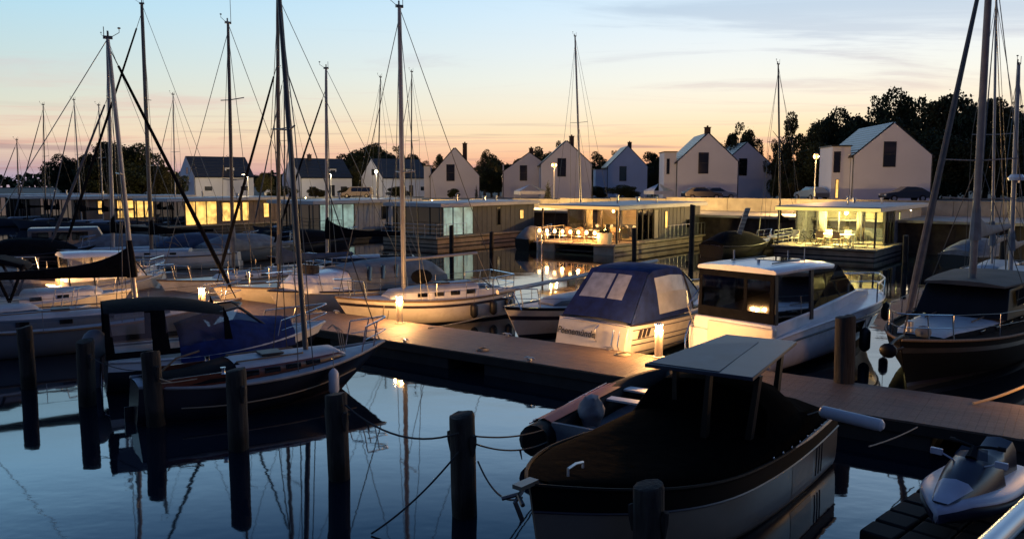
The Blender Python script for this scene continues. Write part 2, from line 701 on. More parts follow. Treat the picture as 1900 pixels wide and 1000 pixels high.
M_planks = pier_mat()
P0 = Vector((-2.75, 21.85, 0))            # near edge of the pier
ang_u = atan2(U.y, U.x)
pier = empty('pier', 'long floating pier of dark boards crossing the marina, lit orange by bollard lamps', 'pier', P0, ang_u)
PW = 2.5
mb = MB()
x = -46.0
rnd = random.Random(3)
while x < 34:
    w = .142
    mb.bb(x, x + w - .003, 0.0 + rnd.uniform(-.006, .006), PW + rnd.uniform(-.006, .006), .50, .54 + rnd.uniform(0, .003))
    x += w
mb.build('decking', M_planks, pier, smooth=0)
mb = MB()
mb.bb(-46, 34, .02, .14, .30, .495)
mb.bb(-46, 34, PW - .14, PW - .02, .30, .495)
x = -45
while x < 34:
    mb.bb(x, x + .12, .14, PW - .14, .3, .48)
    x += 3
mb.build('frame', M_wet, pier)
for i in range(14):
    mb = MB()
    xx = -44 + i * 5.8
    mb.bb(xx, xx + 4.6, .10, PW - .10, -.35, .296)
    mb.build('float', mat('pontoon_float', (.02, .02, .02), rough=.8, var=.3), pier, bevel=.03)
# cleats on the pier
for i, (xx, yy) in enumerate(((-9, .15), (-4.6, .15), (-.4, .15), (3.8, .15), (8.1, .15), (1.5, 2.4), (4.8, 2.4), (8.5, 2.4), (-5.6, 2.4))):
    mb = MB()
    mb.bb(xx - .05, xx + .05, yy - .03, yy + .03, .54, .6)
    mb.tube([(xx - .16, yy, .60), (xx - .08, yy, .625), (xx + .08, yy, .625), (xx + .16, yy, .60)], [.012, .02, .02, .012], 6)
    mb.build('cleat', M_zinc, pier)


for (xx, yy, r0, lab) in ((-6.2, 2.1, .2, 'small coil of rope on the pier behind the dark sailboat'), (5.4, 2.05, .22, 'coil of rope on the pier by the white hardtop cruiser'), (2.1, .45, .18, 'coil of rope on the near edge of the pier beyond the inflatable dinghy')):
    w_ = P0 + U * xx + V * yy
    mb = MB()
    pts = []
    for k in range(90):
        a = k * .35
        rr_ = r0 * (1 - .5 * (k / 90))
        pts.append((rr_ * cos(a), rr_ * sin(a) * .9, .012 + .018 * (k // 18) * .5))
    mb.tube(pts, .011, 5)
    o = mb.build('coiled_rope', M_rope, loc=(w_.x, w_.y, .548))
    tag(o, lab, 'rope', 'rope coils on the pier')


def bollard_lamp(top, label, e=60):
    x_, y_ = top.x, top.y
    r_ = empty('bollard_lamp', label, 'bollard lamp', (x_, y_, .54), 0, 'lit bollard lamps along the pier')
    mb = MB()
    mb.tube([(0, 0, 0), (0, 0, .03), (0, 0, .035), (0, 0, .70)], [.16, .16, .105, .105], 16)
    mb.build('post', mat('bollard_post', (.34, .30, .25), rough=.6, var=.1), r_)
    mb = MB()
    mb.tube([(0, 0, .70), (0, 0, .83)], .088, 16)
    mb.build('lamp_glass', M_lampglow, r_)
    mb = MB()
    mb.tube([(0, 0, .832), (0, 0, .86), (0, 0, .885)], [.115, .115, .05], 16)
    mb.build('cap', M_zinc, r_)
    for a in range(4):
        w = a * pi / 2 + .4
        point_light('lamp_light', (cos(w) * .17, sin(w) * .17, .76), e / 4 * 1.7, (1, .50, .17), r_, .03)
    return r_


bollard_lamp(W(741, 551, 1.37), 'lit bollard lamp beside the bow of the cream sailboat in the middle', 300)
bollard_lamp(W(1223, 603, 1.37), 'lit bollard lamp beside the transom of the blue canopy cruiser', 340)
bollard_lamp(W(374, 535, 1.37), 'lit bollard lamp above the windscreen of the blue covered motorboat', 260)
bollard_lamp(W(107, 503, 1.37), 'lit bollard lamp at far left beside the dark canopy boat', 300)
bollard_lamp(Vector((11.0, 15.3, 1.37)), 'lit bollard lamp on the pier beyond the right edge', 70)

# ------------------------------------------------------------------ mooring piles
PILES = [(45, 610, 730), (155, 628, 762), (286, 655, 802), (438, 690, 860), (620, 690, 960), (870, 772, 1055)]
pl = ['slim mooring pile at far left standing before the pale hulls', 'mooring pile second from the left before the outboard motor cover',
      'mooring pile before the stern of the blue covered motorboat', 'thick mooring pile before the stern of the dark sailboat',
      'dark mooring pile just right of the white fender on the dark sailboat', 'blunt topped dark mooring pile standing alone in open water with a rope chock',
      'dark mooring pile against the beige hull of the foreground cruiser']
pos = [Vector((-11.72 + 2.2 * i, 19.2 - 1.5 * i, 0)) for i in range(7)]
tops = [1.50, 1.46, 1.54, 1.52, 1.46, 1.55, 1.48]
rad = [.17, .185, .185, .185, .185, .19, .18]


def pile_bands(m):
    t = m.node_tree
    p = t.nodes['Principled BSDF']
    src = p.inputs['Base Color'].links[0].from_socket
    co = t.nodes.new('ShaderNodeTexCoord')
    sp = t.nodes.new('ShaderNodeSeparateXYZ')
    t.links.new(co.outputs['Object'], sp.inputs[0])
    n = t.nodes.new('ShaderNodeTexNoise')
    n.inputs['Scale'].default_value = 6
    t.links.new(co.outputs['Object'], n.inputs[0])
    ma = t.nodes.new('ShaderNodeMath')
    ma.operation = 'MULTIPLY_ADD'
    t.links.new(n.outputs[0], ma.inputs[0])
    ma.inputs[1].default_value = .35
    t.links.new(sp.outputs[2], ma.inputs[2])
    r = t.nodes.new('ShaderNodeValToRGB')
    r.color_ramp.elements[0].position = .38
    r.color_ramp.elements[0].color = (.18, .22, .16, 1)
    r.color_ramp.elements[1].position = .62
    r.color_ramp.elements[1].color = (1, 1, 1, 1)
    t.links.new(ma.outputs[0], r.inputs[0])
    mx = t.nodes.new('ShaderNodeMix')
    mx.data_type = 'RGBA'
    mx.blend_type = 'MULTIPLY'
    mx.inputs[0].default_value = 1
    t.links.new(src, mx.inputs[6])
    t.links.new(r.outputs[0], mx.inputs[7])
    t.links.new(mx.outputs[2], p.inputs['Base Color'])


pile_bands(M_pile)


def pile(loc, top, r, label, group='mooring piles', chock=True, seed=0, mt=None):
    rr = random.Random(seed)
    o = empty('mooring_pile', label, 'pile', (loc[0], loc[1], 0), rr.uniform(0, 6), group)
    o.rotation_euler.x = rr.uniform(-.022, .022)
    o.rotation_euler.y = rr.uniform(-.022, .022)
    mb = MB()
    rings = []
    n = 14
    levels = [-1.5, -.3, 0, .3, .7, 1.0, top - .12, top - .03, top]
    for i, z in enumerate(levels):
        rg = []
        for k in range(n):
            a = 2 * pi * k / n
            w = r * (1 + .045 * sin(3 * a + seed) + rr.uniform(-.02, .02)) * (.9 if i == len(levels) - 1 else 1)
            rg.append((w * cos(a), w * sin(a), z + (.03 * sin(a + seed) + rr.uniform(-.012, .012) if z == top else 0)))
        rings.append(rg)
    mb.loft(rings, closed=True)
    mb.build('timber', mt or M_pile, o, smooth=50)
    if chock:
        mb = MB()
        for a0 in (2.6 - o.rotation_euler.z, 5.6 - o.rotation_euler.z):
            c = Vector((cos(a0) * (r + .02), sin(a0) * (r + .02), top - .42))
            mb.tube([c + Vector((0, 0, -.18)), c, c + Vector((0, 0, .07)), c + Vector((cos(a0) * .03, sin(a0) * .03, .14))], [.02, .055, .06, .035], 8)
        mb.build('rope_chock', M_pile, o)
    return o


pos[6] = Vector((1.62, 9.1, 0))
for i in range(7):
    pile(pos[i], tops[i], rad[i], pl[i], seed=i)
pos[5] = Vector((-.62, 11.5, 0))
# further piles
pile((W(1566, 712, .5).x, W(1566, 712, .5).y, 0), 1.62 + .40, .215, 'thick concrete coloured pile beside the white hardtop cruiser', group='piles behind the pier', chock=False, seed=11)
FP = [(838, 470, 440 - 22, 'thin pile in front of the dark grey houseboat, left of the pair'), (912, 468, 430, 'thin pile in front of the dark grey houseboat, right of the pair'),
      (1177, 488, 423, 'pale pile at the corner of the string light houseboat'), (1282, 500, 380, 'tall pile at the far end of the string light houseboat'),
      (1679, 497, 437, 'dark pile before the slatted side of the right houseboat'), (578, 590, 492, 'wide grey pile behind the mast of the dark sailboat'),
      (1857, 520, 440, 'dark pile between the masts at the right edge'), (1640, 470, 392, 'slim pile at the corner of the right houseboat')]
for i, (x_, yb, yt, lab) in enumerate(FP):
    b_ = W(x_, yb, 0)
    tz = D(x_, yt, b_.y).z
    pile(b_, tz, .30 if x_ == 578 else .15, lab, group='piles behind the pier', chock=False, seed=20 + i)

# ------------------------------------------------------------------ mooring rope between the near piles
pA, pB = pos[4], pos[5]
rope('mooring_rope', 'dark rope hanging between the two right hand piles in open water', pA + Vector((.15, -.1, 1.30)), pB + Vector((-.16, .0, 1.33)), .28, .016, knot=.25)
rope('mooring_rope', 'dark rope rising from the water to the blunt topped pile', Vector((-2.0, 11.0, .02)), pB + Vector((-.16, 0, 1.05)), .1, .014)

# ------------------------------------------------------------------ houses
M_render = mat('white_render', (.60, .62, .70), rough=.9, var=.08, vscale=.5, bump=.35, bscale=8, dirt=(.44, .44, .48), dscale=.25, damt=.5)
M_tiles = bpy.data.materials.new('roof_tiles')
M_tiles.use_nodes = True
t = M_tiles.node_tree
p = t.nodes['Principled BSDF']
p.inputs['Base Color'].default_value = (.02, .022, .028, 1)
p.inputs['Roughness'].default_value = .38
co = t.nodes.new('ShaderNodeTexCoord')
wv = t.nodes.new('ShaderNodeTexWave')
wv.bands_direction = 'Z'
wv.inputs['Scale'].default_value = 1.1
wv.inputs['Distortion'].default_value = .4
t.links.new(co.outputs['Object'], wv.inputs['Vector'])
bp = t.nodes.new('ShaderNodeBump')
bp.inputs['Strength'].default_value = .8
bp.inputs['Distance'].default_value = .12
t.links.new(wv.outputs[0], bp.inputs['Height'])
t.links.new(bp.outputs[0], p.inputs['Normal'])
M_frame = mat('dark_frame', (.018, .018, .022), rough=.5)
M_pvc = mat('white_frame', (.5, .5, .5), rough=.5)


def window(root, c, w, h, normal, m=M_win, mull=1, sash=0, fm=None):
    """frame and pane set in a wall; normal is 'x' or 'y' with sign"""
    ax, sg = normal
    o = MB()
    P = MB()
    cx, cy, cz = c
    th = .05

    def bx(mb, u0, u1, v0, v1, d0, d1):
        if ax == 'y':
            mb.bb(cx + u0, cx + u1, cy + sg * d0, cy + sg * d1, cz + v0, cz + v1)
        else:
            mb.bb(cx + sg * d0, cx + sg * d1, cy + u0, cy + u1, cz + v0, cz + v1)
    bx(o, -w / 2, w / 2, h / 2 - th, h / 2, -.02, .04)
    bx(o, -w / 2, w / 2, -h / 2, -h / 2 + th, -.02, .04)
    bx(o, -w / 2, -w / 2 + th, -h / 2 + th, h / 2 - th, -.02, .04)
    bx(o, w / 2 - th, w / 2, -h / 2 + th, h / 2 - th, -.02, .04)
    for k in range(1, mull):
        u = -w / 2 + w * k / mull
        bx(o, u - th / 2, u + th / 2, -h / 2 + th, h / 2 - th, -.01, .035)
    for k in range(1, sash + 1):
        v = -h / 2 + h * k / (sash + 1)
        bx(o, -w / 2 + th, w / 2 - th, v - .02, v + .02, -.01, .03)
    wo_ = o.build('window', fm or M_frame, root)
    bx(P, -w / 2 + th * .5, w / 2 - th * .5, -h / 2 + th * .5, h / 2 - th * .5, .004, .015)
    P.build('pane', m, wo_)
    return wo_


def gable_house(label, loc, rz, w, dep, eave, ridge, wins=(), chim=None, annex=None, roof_m=None, dormer=None, balcony=None,
                skylight=0, lit=None, eaveR=None, sidewins=()):
    """front gable at local y=0 facing -y; ridge runs along +y"""
    r_ = empty('house', label, 'house', loc, rz, 'white gabled houses along the quay')
    eR = eaveR or eave
    mb = MB()
    pro = [(-w / 2, 0), (w / 2, 0), (w / 2, eR), (0, ridge), (-w / 2, eave)]
    mb.loft([[(x, 0, z) for x, z in pro], [(x, dep, z) for x, z in pro]], closed=True)
    mb.build('wall', M_render, r_, smooth=0)
    # roof: two slabs
    mb = MB()
    for sg, ee in ((-1, eave), (1, eR)):
        a = Vector((sg * w / 2, 0, ee))
        b = Vector((0, 0, ridge))
        d = (a - b).normalized()
        n_ = Vector((-d.z * sg, 0, d.x * sg))
        if n_.z < 0:
            n_ = -n_
        A = a + d * .28 + n_ * .01
        B = b + n_ * .01
        mb.loft([[A + Vector((0, .06, 0)), B + Vector((0, .06, 0)), B + n_ * .16 + Vector((0, .06, 0)), A + n_ * .12 + Vector((0, .06, 0))],
                 [A + Vector((0, dep + .1, 0)), B + Vector((0, dep + .1, 0)), B + n_ * .16 + Vector((0, dep + .1, 0)), A + n_ * .12 + Vector((0, dep + .1, 0))]], closed=True)
    rf = mb.build('roof', roof_m or M_tiles, r_, smooth=0)
    mb = MB()
    for sg, ee in ((-1, eave), (1, eR)):
        mb.tube([(sg * (w / 2 + .26), 0, ee - .22), (sg * (w / 2 + .26), dep, ee - .22)], .07, 6)
        mb.tube([(sg * (w / 2 + .1), .1, ee - .25), (sg * (w / 2 + .1), .1, 0)], .05, 6)
    mb.build('gutter', M_frame, rf)
    if chim:
        cx, cy = chim
        zz = ridge - abs(cx) * (ridge - eave) / (w / 2)
        mb = MB()
        mb.bb(cx - .35, cx + .35, cy - .3, cy + .3, zz - .6, ridge + .75)
        mb.bb(cx - .42, cx + .42, cy - .37, cy + .37, ridge + .75, ridge + .85)
        mb.tube([(cx, cy, ridge + .85), (cx, cy, ridge + 1.05)], .12, 8)
        mb.build('chimney', mat('dark_brick', (.05, .035, .03), rough=.9, var=.3, vscale=6), rf)
    for k in range(skylight):
        mb = MB()
        tt = .35 + .3 * k
        a = Vector((-w / 2 * tt, 0, lerp(ridge, eave, tt)))
        d = Vector((-w / 2, 0, eave - ridge)).normalized()
        n_ = Vector((d.z, 0, -d.x))
        if n_.z < 0:
            n_ = -n_
        c0 = a + n_ * .2
        pp = [c0 - d * .6 + Vector((0, 1.6, 0)), c0 + d * .6 + Vector((0, 1.6, 0)), c0 + d * .6 + Vector((0, 2.7, 0)), c0 - d * .6 + Vector((0, 2.7, 0))]
        mb.loft([pp, [x_ - n_ * .1 for x_ in pp]], closed=True)
        mb.build('skylight', M_win, rf)
    for (x, z, ww, hh, mm) in wins:
        window(r_, (x, 0, z), ww, hh, ('y', -1), mm, 1, 1)
    for (side, y, z, ww, hh, mm) in sidewins:
        window(r_, (side * w / 2, y, z), ww, hh, ('x', side), mm, 1, 0)
    if annex:
        ax0, ax1, ay0, ay1, ah, awins = annex
        mb = MB()
        mb.bb(ax0, ax1, ay0, ay1, 0, ah)
        an = mb.build('annex', M_render, r_, smooth=0)
        mb = MB()
        mb.bb(ax0 - .12, ax1 + .12, ay0 - .12, ay1 + .12, ah + .003, ah + .14)
        mb.build('flat_roof', M_frame, an)
        for (x, z, ww, hh, mm) in awins:
            window(an, (x, ay0, z), ww, hh, ('y', -1), mm)
    if dormer:
        side, y0, y1, z0, z1 = dormer
        mb = MB()
        xo = side * (w / 2 - .9)
        mb.bb(xo, 0, y0, y1, z0, z1)
        dm = mb.build('dormer', M_render, r_, smooth=0)
        mb = MB()
        mb.bb(xo + side * .15, 0, y0 - .15, y1 + .15, z1 + .003, z1 + .12)
        mb.build('flat_roof', M_frame, dm)
        window(dm, (xo, (y0 + y1) / 2, (z0 + z1) / 2), (y1 - y0) * .7, (z1 - z0) * .7, ('x', side), M_win)
    if balcony:
        side, y0, y1, z = balcony
        mb = MB()
        mb.bb(-w / 2 * .9, w / 2 * .4, -1.4, -.003, z - .15, z)
        bal = mb.build('balcony', M_render, r_)
        mb = MB()
        for k in range(9):
            xx = lerp(-w / 2 * .9, w / 2 * .4, k / 8)
            mb.tube([(xx, -1.35, z), (xx, -1.35, z + 1)], .025, 5)
        mb.tube([(-w / 2 * .9, -1.35, z + 1), (w / 2 * .4, -1.35, z + 1)], .03, 5)
        mb.build('railing', M_zinc, bal)
    return r_


def house_px(label, xl, xr, apex, eave_y, base_y, wreal, dep, **k):
    """place a gable house facing the camera from picture measures"""
    d = wreal * 1500.0 / (xr - xl)
    xm = (xl + xr) / 2
    base = D(xm, base_y, d)
    GZ = gz(d)
    rz = k.pop('rz', 0)
    ea = D(xm, eave_y, d).z - GZ
    ri = D(xm, apex[1], d).z - GZ
    return gable_house(label, (base.x, d, GZ), rz, wreal, dep, ea, ri, **k)


house_px('white gabled house at far right with a tall annex and striped skylit roof', 1585, 1721, (1658, 229), 288, 372, 7.6, 11, rz=radians(-6),
         wins=[(-.35, 4.75, 1.25, 2.6, M_win)], annex=(-5.7, -3.85, 1.2, 6, 5.6, [(-5.2, 4.0, .7, 2.2, M_win), (-5.1, 1.2, .35, 2.0, M_litwin), ]), skylight=0)
house_px('white gabled house with chimney and flat annex right of the middle', 1257, 1366, (1310, 248), 300, 369, 7.6, 10, rz=radians(-3),
         wins=[(-.55, 4.6, 1.3, 2.7, M_win)], chim=(0.0, .8), annex=(-5.4, -3.84, 1.0, 6, 6.0, [(-4.9, 4.2, .4, 2.0, M_win)]))
house_px('bluish white gabled house tucked behind the right hand neighbour', 1338, 1430, (1386, 265), 306, 368, 7.6, 10,
         wins=[(-.6, 4.7, 1.25, 2.6, M_win)])
house_px('white gabled house behind the tall single mast, with a street lamp before it', 1004, 1097, (1050, 262), 305, 367, 7.6, 10,
         wins=[(-.7, 4.6, 1.3, 2.75, M_win)], chim=(.9, 2))
house_px('white gabled house left of the street lamp, with a lean to carport', 935, 1030, (980, 284), 318, 366, 8.4, 10,
         wins=[(-1.0, 4.0, 1.2, 2.5, M_win)], chim=(.3, 1.5), annex=(-7.0 + 2.6, -4.23, 0.6, 5, 5.4, []))
house_px('small blue white gabled house right of the tall single mast', 1128, 1200, (1163, 272), 309, 364, 7.4, 10,
         wins=[(-.9, 4.4, 1.35, 2.8, M_win)], chim=(.4, .8), annex=(-6.0, -3.74, .8, 5, 5.2, []))
house_px('white gabled house in the middle with a dark window and chimney', 800, 889, (845, 275), 326, 367, 7.6, 10, rz=radians(4),
         wins=[(-.7, 3.95, 1.3, 2.6, M_win)], chim=(1.6, 2.0), annex=(-4.9, -3.84, 1.2, 6, 5.0, []),
         sidewins=[(1, 3, 2.4, .9, 1.1, M_win), (1, 6, 2.4, .9, 1.1, M_win)])


def side_house(label, px, Y, rz, w, dep, eave, ridge, **k):
    b_ = D(px, 366, Y)
    return gable_house(label, (b_.x, Y, gz(Y)), rz, w, dep, eave, ridge, **k)


# houses turned with the long eaves side to the camera
side_house('white long house with dark roof and balcony behind the lit houseboats', 347, 152, radians(-47), 7.4, 11.5, 3.9, 7.5,
           wins=[(.6, 4.9, 1.0, 1.2, M_win)], dormer=(1, 6.3, 8.1, 3.8, 5.5), balcony=(1, 0, 3, 2.9),
           sidewins=[(1, 2.6, 1.6, 1.4, .8, M_win), (1, 9.6, 1.6, 1.4, .8, M_win)])
side_house('white long house with dark roof left of the parked van', 541, 160, radians(-47), 7.4, 11.5, 3.9, 7.5, chim=(.2, 4.0),
           wins=[(.6, 4.9, 1.0, 1.2, M_win)], dormer=(1, 6.9, 8.5, 3.8, 5.5),
           sidewins=[(1, 2.6, 1.6, 1.4, .8, M_win), (1, 9.6, 1.6, 1.4, .8, M_win), (1, 7.0, 1.2, 1.0, 2.2, M_frame)])
side_house('white long house with dark roof behind the pale street lamp', 690, 163, radians(-47), 7.4, 11.5, 3.9, 7.5,
           wins=[(.6, 4.9, 1.0, 1.2, M_win)], dormer=(1, 6.6, 8.2, 3.8, 5.5),
           sidewins=[(1, 3.6, 1.6, 1.2, .8, M_win), (1, 10.0, 1.6, 1.2, .8, M_win), (1, 7.0, 1.2, 1.0, 2.2, M_frame)])

# ------------------------------------------------------------------ street lamps
def street_lamp(px, py_top, Y, label, lit=1, e=400, arm=.0, col=(1, .50, .18)):
    base = D(px, 366, Y)
    GZ = gz(Y)
    top = D(px, py_top, Y)
    h = top.z - GZ
    r_ = empty('street_lamp', label, 'street lamp', (base.x, Y, GZ), 0, 'street lamps along the quay')
    mb = MB()
    mb.tube([(0, 0, 0), (0, 0, .5), (0, 0, .52), (0, 0, h - .25)], [.10, .10, .065, .045], 8)
    if arm:
        mb.tube([(0, 0, h - .25), (0, 0, h), (-.12, 0, h + .12), (-arm, 0, h + .14)], .035, 6)
    mb.build('pole', M_zinc, r_)
    mb = MB()
    hx = -arm - .12 if arm else 0
    hz = h + .13 if arm else h
    if arm:
        mb.box((hx, 0, hz), (.55, .22, .09))
    else:
        mb.tube([(0, 0, h - .27), (0, 0, h - .22)], [.1, .13], 10)
        mb.tube([(0, 0, h + .16), (0, 0, h + .26)], [.22, .05], 10)
    mb.build('lamp_head', M_zinc, r_)
    mb = MB()
    if arm:
        mb.box((hx, 0, hz - .07), (.4, .16, .05))
    else:
        mb.ell((0, 0, h - .03), (.24, .24, .26), 12, 8)
    mb.build('lamp_glass', (M_sodium if lit == 1 else M_lampcool) if lit else M_pvc, r_)
    if lit:
        if arm:
            point_light('lamp_light', (hx, 0, hz - .25), e, col, r_, .025)
        else:
            for sx in (-1, 1):
                point_light('lamp_light', (sx * .3, -.1, h - .05), e / 2, col, r_, .02)
    return r_


street_lamp(1511, 290, 72, 'orange lit street lamp left of the far right house', e=1500)
street_lamp(1028, 306, 90, 'orange lit street lamp before the white house behind the single mast', e=1500)
street_lamp(699, 318, 140, 'pale lit street lamp in front of the third long house', lit=2, e=3500, col=(1, .8, .5))
street_lamp(615, 324, 140, 'curved arm street lamp in front of the middle long house', arm=.6, lit=2, e=2800, col=(1, .75, .4))
street_lamp(461, 325, 135, 'curved arm street lamp in front of the first long house', arm=.6, lit=2, e=3500, col=(1, .72, .36))
street_lamp(932, 326, 150, 'far dim street lamp among the dark trees left of the carport', lit=2, e=400)

# promenade bollard lights that wash the parapet wall (small globes on the wall coping)
WL = [(-47, 'left of the van'), (-37, 'right of the van'), (-23, 'behind the grey houseboat roof'), (-9, 'behind the string light houseboat'), (1.5, 'beside the far end of the string light houseboat'),
      (10, 'left of the right houseboat roof'), (27, 'right of the right houseboat'), (-58, 'behind the lit window houseboats'), (-70, 'behind the leftmost lit houseboat')]
for i, (s_, lab) in enumerate(WL):
    b_ = q(s_, 4.2, 2.3)
    r_ = empty('path_light', 'low promenade light ' + lab, 'path light', b_, 0, 'low lights along the promenade')
    mb = MB()
    mb.tube([(0, 0, 0), (0, 0, .5)], .05, 8)
    mb.build('post', M_zinc, r_)
    mb = MB()
    mb.tube([(0, 0, .5), (0, 0, .58)], .06, 8)
    mb.build('lamp_glass', M_lampcool, r_)
    mb = MB()
    mb.tube([(0, 0, .58), (0, 0, .63)], [.09, .07], 8)
    mb.build('cap', M_zinc, r_)
    point_light('lamp_light', (0, 0, .95), 2200, (1, .60, .20), r_, .03)

# ------------------------------------------------------------------ cars
def car(px, py, Y, rz, label, body, L=4.4, Hh=1.45, van=False):
    z = gz(Y)
    b_ = D(px, py, Y)
    r_ = empty('parked_car', label, 'car', (b_.x, Y, z), rz, 'cars parked on the quay')
    mb = MB()
    k = L / 4.4
    if van:
        pr = [(-2.15, .35), (-2.2, .9), (-2.0, Hh), (.9, Hh + .02), (1.55, .98), (2.15, .8), (2.2, .35)]
    else:
        pr = [(-2.15, .35), (-2.2, .85), (-1.95, .98), (-1.35, 1.36), (-.7, Hh), (.1, Hh), (.95, .98), (2.0, .82), (2.2, .6), (2.18, .35)]
    mb.prof([(x * k, z_, .84 if z_ < 1.0 else .66) for x, z_ in pr])
    mb.build('body', body, r_, bevel=.04)
    mb = MB()
    for sg in (-1, 1):
        if van:
            mb.loft([[(-1.9 * k, sg * .80, 1.0), (.85 * k, sg * .80, 1.0), (.75 * k, sg * .70, Hh - .1), (-1.8 * k, sg * .70, Hh - .1)],
                     [(-1.9 * k, sg * .83, 1.0), (.85 * k, sg * .83, 1.0), (.75 * k, sg * .72, Hh - .1), (-1.8 * k, sg * .72, Hh - .1)]], closed=True)
        else:
            mb.loft([[(-1.5 * k, sg * .80, 1.0), (.75 * k, sg * .80, 1.0), (.1 * k, sg * .69, Hh - .08), (-.9 * k, sg * .69, Hh - .08)],
                     [(-1.5 * k, sg * .83, 1.0), (.75 * k, sg * .83, 1.0), (.1 * k, sg * .71, Hh - .08), (-.9 * k, sg * .71, Hh - .08)]], closed=True)
    mb.build('side_window', M_win, r_)
    for sx in (-1.35, 1.4):
        for sg in (-1, 1):
            mb = MB()
            mb.tube([(sx * k, sg * .72, .33), (sx * k, sg * .88, .33)], .33, 14)
            wh = mb.build('wheel', M_rubber, r_)
            mb = MB()
            mb.tube([(sx * k, sg * .875, .33), (sx * k, sg * .895, .33)], .19, 10)
            mb.build('rim', M_zinc, wh)
    for sg in (-1, 1):
        mb = MB()
        mb.box((2.15 * k, sg * .62, .68), (.08, .3, .14))
        mb.build('headlight', M_pvc, r_)
    return r_


CW = mat('white_car_paint', (.5, .52, .55), rough=.25, coat=.5)
CB = mat('dark_car_paint', (.015, .018, .025), rough=.25, coat=.5)
CS = mat('silver_car_paint', (.22, .25, .29), rough=.25, metal=.5)
CY = mat('cream_car_paint', (.5, .42, .3), rough=.3)
car(1302, 369, 92, radians(5), 'dark parked car at the foot of the chimney house', CB)
car(1330, 369, 97, radians(8), 'silver parked car right of the dark one by the chimney house', CS)
car(1678, 372, 79, radians(180), 'dark parked car before the far right house', CB)
car(1505, 366, 88, radians(100), 'silver parked car behind the orange street lamp', CS)
car(664, 365, 128, radians(180), 'cream parked van before the middle long house', CY, L=4.9, Hh=1.75, van=True)
car(506, 366, 150, radians(90), 'white parked car between the first two long houses', CW, L=4.6)

# party tents / boat covers on the quay
def tent(px, Y, w, h, label):
    b_ = D(px, 366, Y)
    GZ = gz(Y)
    r_ = empty('garden_tent', label, 'tent', (b_.x, Y, GZ), .3)
    mb = MB()
    mb.loft([[(-w / 2, -1.3, h * .55), (0, 0, h), (w / 2, -1.3, h * .55)][::1], [(-w / 2, 1.3, h * .55), (0, 0, h), (w / 2, 1.3, h * .55)]], caps=False)
    mb.poly([(-w / 2, -1.3, h * .55), (-w / 2, 1.3, h * .55), (0, 0, h)])
    mb.poly([(w / 2, -1.3, h * .55), (w / 2, 1.3, h * .55), (0, 0, h)])
    mb.bb(-w / 2, w / 2, -1.3, 1.3, h * .33, h * .545)
    mb.build('canopy', mat('tent_cloth', (.6, .62, .63), rough=.8, var=.1), r_)
    for sx in (-1, 1):
        for sy in (-1, 1):
            mb = MB()
            mb.tube([(sx * (w / 2 - .05), sy * 1.22, 0), (sx * (w / 2 - .05), sy * 1.22, h * .34)], .03, 6)
            mb.build('leg', M_zinc, r_)
    return r_


tent(1222, 96, 2.6, 1.9, 'small white garden tent left of the chimney house')
tent(984, 104, 3.6, 1.9, 'pale garden tent under the carport of the left house')

# conical shrubs against the houses and trees: foliage
LEAF = mat('dark_foliage', (.030, .040, .018), rough=.8, spec=.2, var=.5, vscale=1.2)
LEAF2 = mat('olive_foliage', (.045, .045, .02), rough=.8, spec=.2, var=.5, vscale=1.2)
BARK = mat('bark', (.035, .028, .022), rough=.95, var=.4)


def crown_mesh(seed, n, leaf, kind='round'):
    rr = random.Random(seed)
    blobs = []
    if kind == 'round':
        for i in range(16):
            a = rr.uniform(0, 6.283)
            rad_ = rr.uniform(.1, .95) ** .7
            zz = rr.uniform(-.75, .85)
            s_ = sqrt(max(0.05, 1 - zz * zz))
            blobs.append((rad_ * s_ * cos(a) * .8, rad_ * s_ * sin(a) * .8, zz * .8, rr.uniform(.24, .42)))
    elif kind == 'loose':
        for i in range(26):
            a = rr.uniform(0, 6.283)
            zz = rr.uniform(-.9, 1.0)
            s_ = sqrt(max(0.08, 1 - zz * zz))
            rad_ = rr.uniform(.2, 1.0)
            blobs.append((rad_ * s_ * cos(a) * .9, rad_ * s_ * sin(a) * .9, zz * .9, rr.uniform(.10, .26)))
    else:
        for i in range(14):
            zz = -1 + 2 * i / 13
            w = .5 * (1 - (zz + 1) / 2) + .08
            blobs.append((rr.uniform(-.1, .1), rr.uniform(-.1, .1), zz, w))
    tot = sum(b[3] ** 2 for b in blobs)
    V_, F_ = [], []
    for b in blobs:
        for i in range(int(n * b[3] ** 2 / tot)):
            d = Vector((rr.gauss(0, 1), rr.gauss(0, 1), rr.gauss(0, 1))).normalized()
            r = b[3] * rr.uniform(.55, 1.08) ** .6
            if rr.random() < .10:
                r *= rr.uniform(1.05, 1.4)
            c = Vector(b[:3]) + d * r
            u = Vector((rr.gauss(0, 1), rr.gauss(0, 1), rr.gauss(0, 1))).normalized()
            w = u.cross(Vector((rr.gauss(0, 1), rr.gauss(0, 1), rr.gauss(0, 1)))).normalized()
            s_ = leaf * rr.uniform(.5, 1.3)
            k = len(V_)
            V_ += [c + u * s_, c + w * s_ * .6, c - u * s_, c - w * s_ * .6]
            F_.append((k, k + 1, k + 2, k + 3))
    me = bpy.data.meshes.new('crown')
    me.from_pydata([tuple(v) for v in V_], [], F_)
    return me


def trunk_mesh(seed):
    rr = random.Random(seed)
    mb = MB()
    mb.tube([(0, 0, 0), (.02, 0, .25), (-.01, .02, .5), (0, 0, .8)], [.035, .026, .02, .008], 7)
    for i in range(9):
        a = rr.uniform(0, 6.28)
        z0 = rr.uniform(.3, .65)
        l = rr.uniform(.2, .38)
        mb.tube([(0, 0, z0), (cos(a) * l * .5, sin(a) * l * .5, z0 + l * .35), (cos(a) * l, sin(a) * l, z0 + l * .8)], [.014, .009, .003], 5)
    return mb


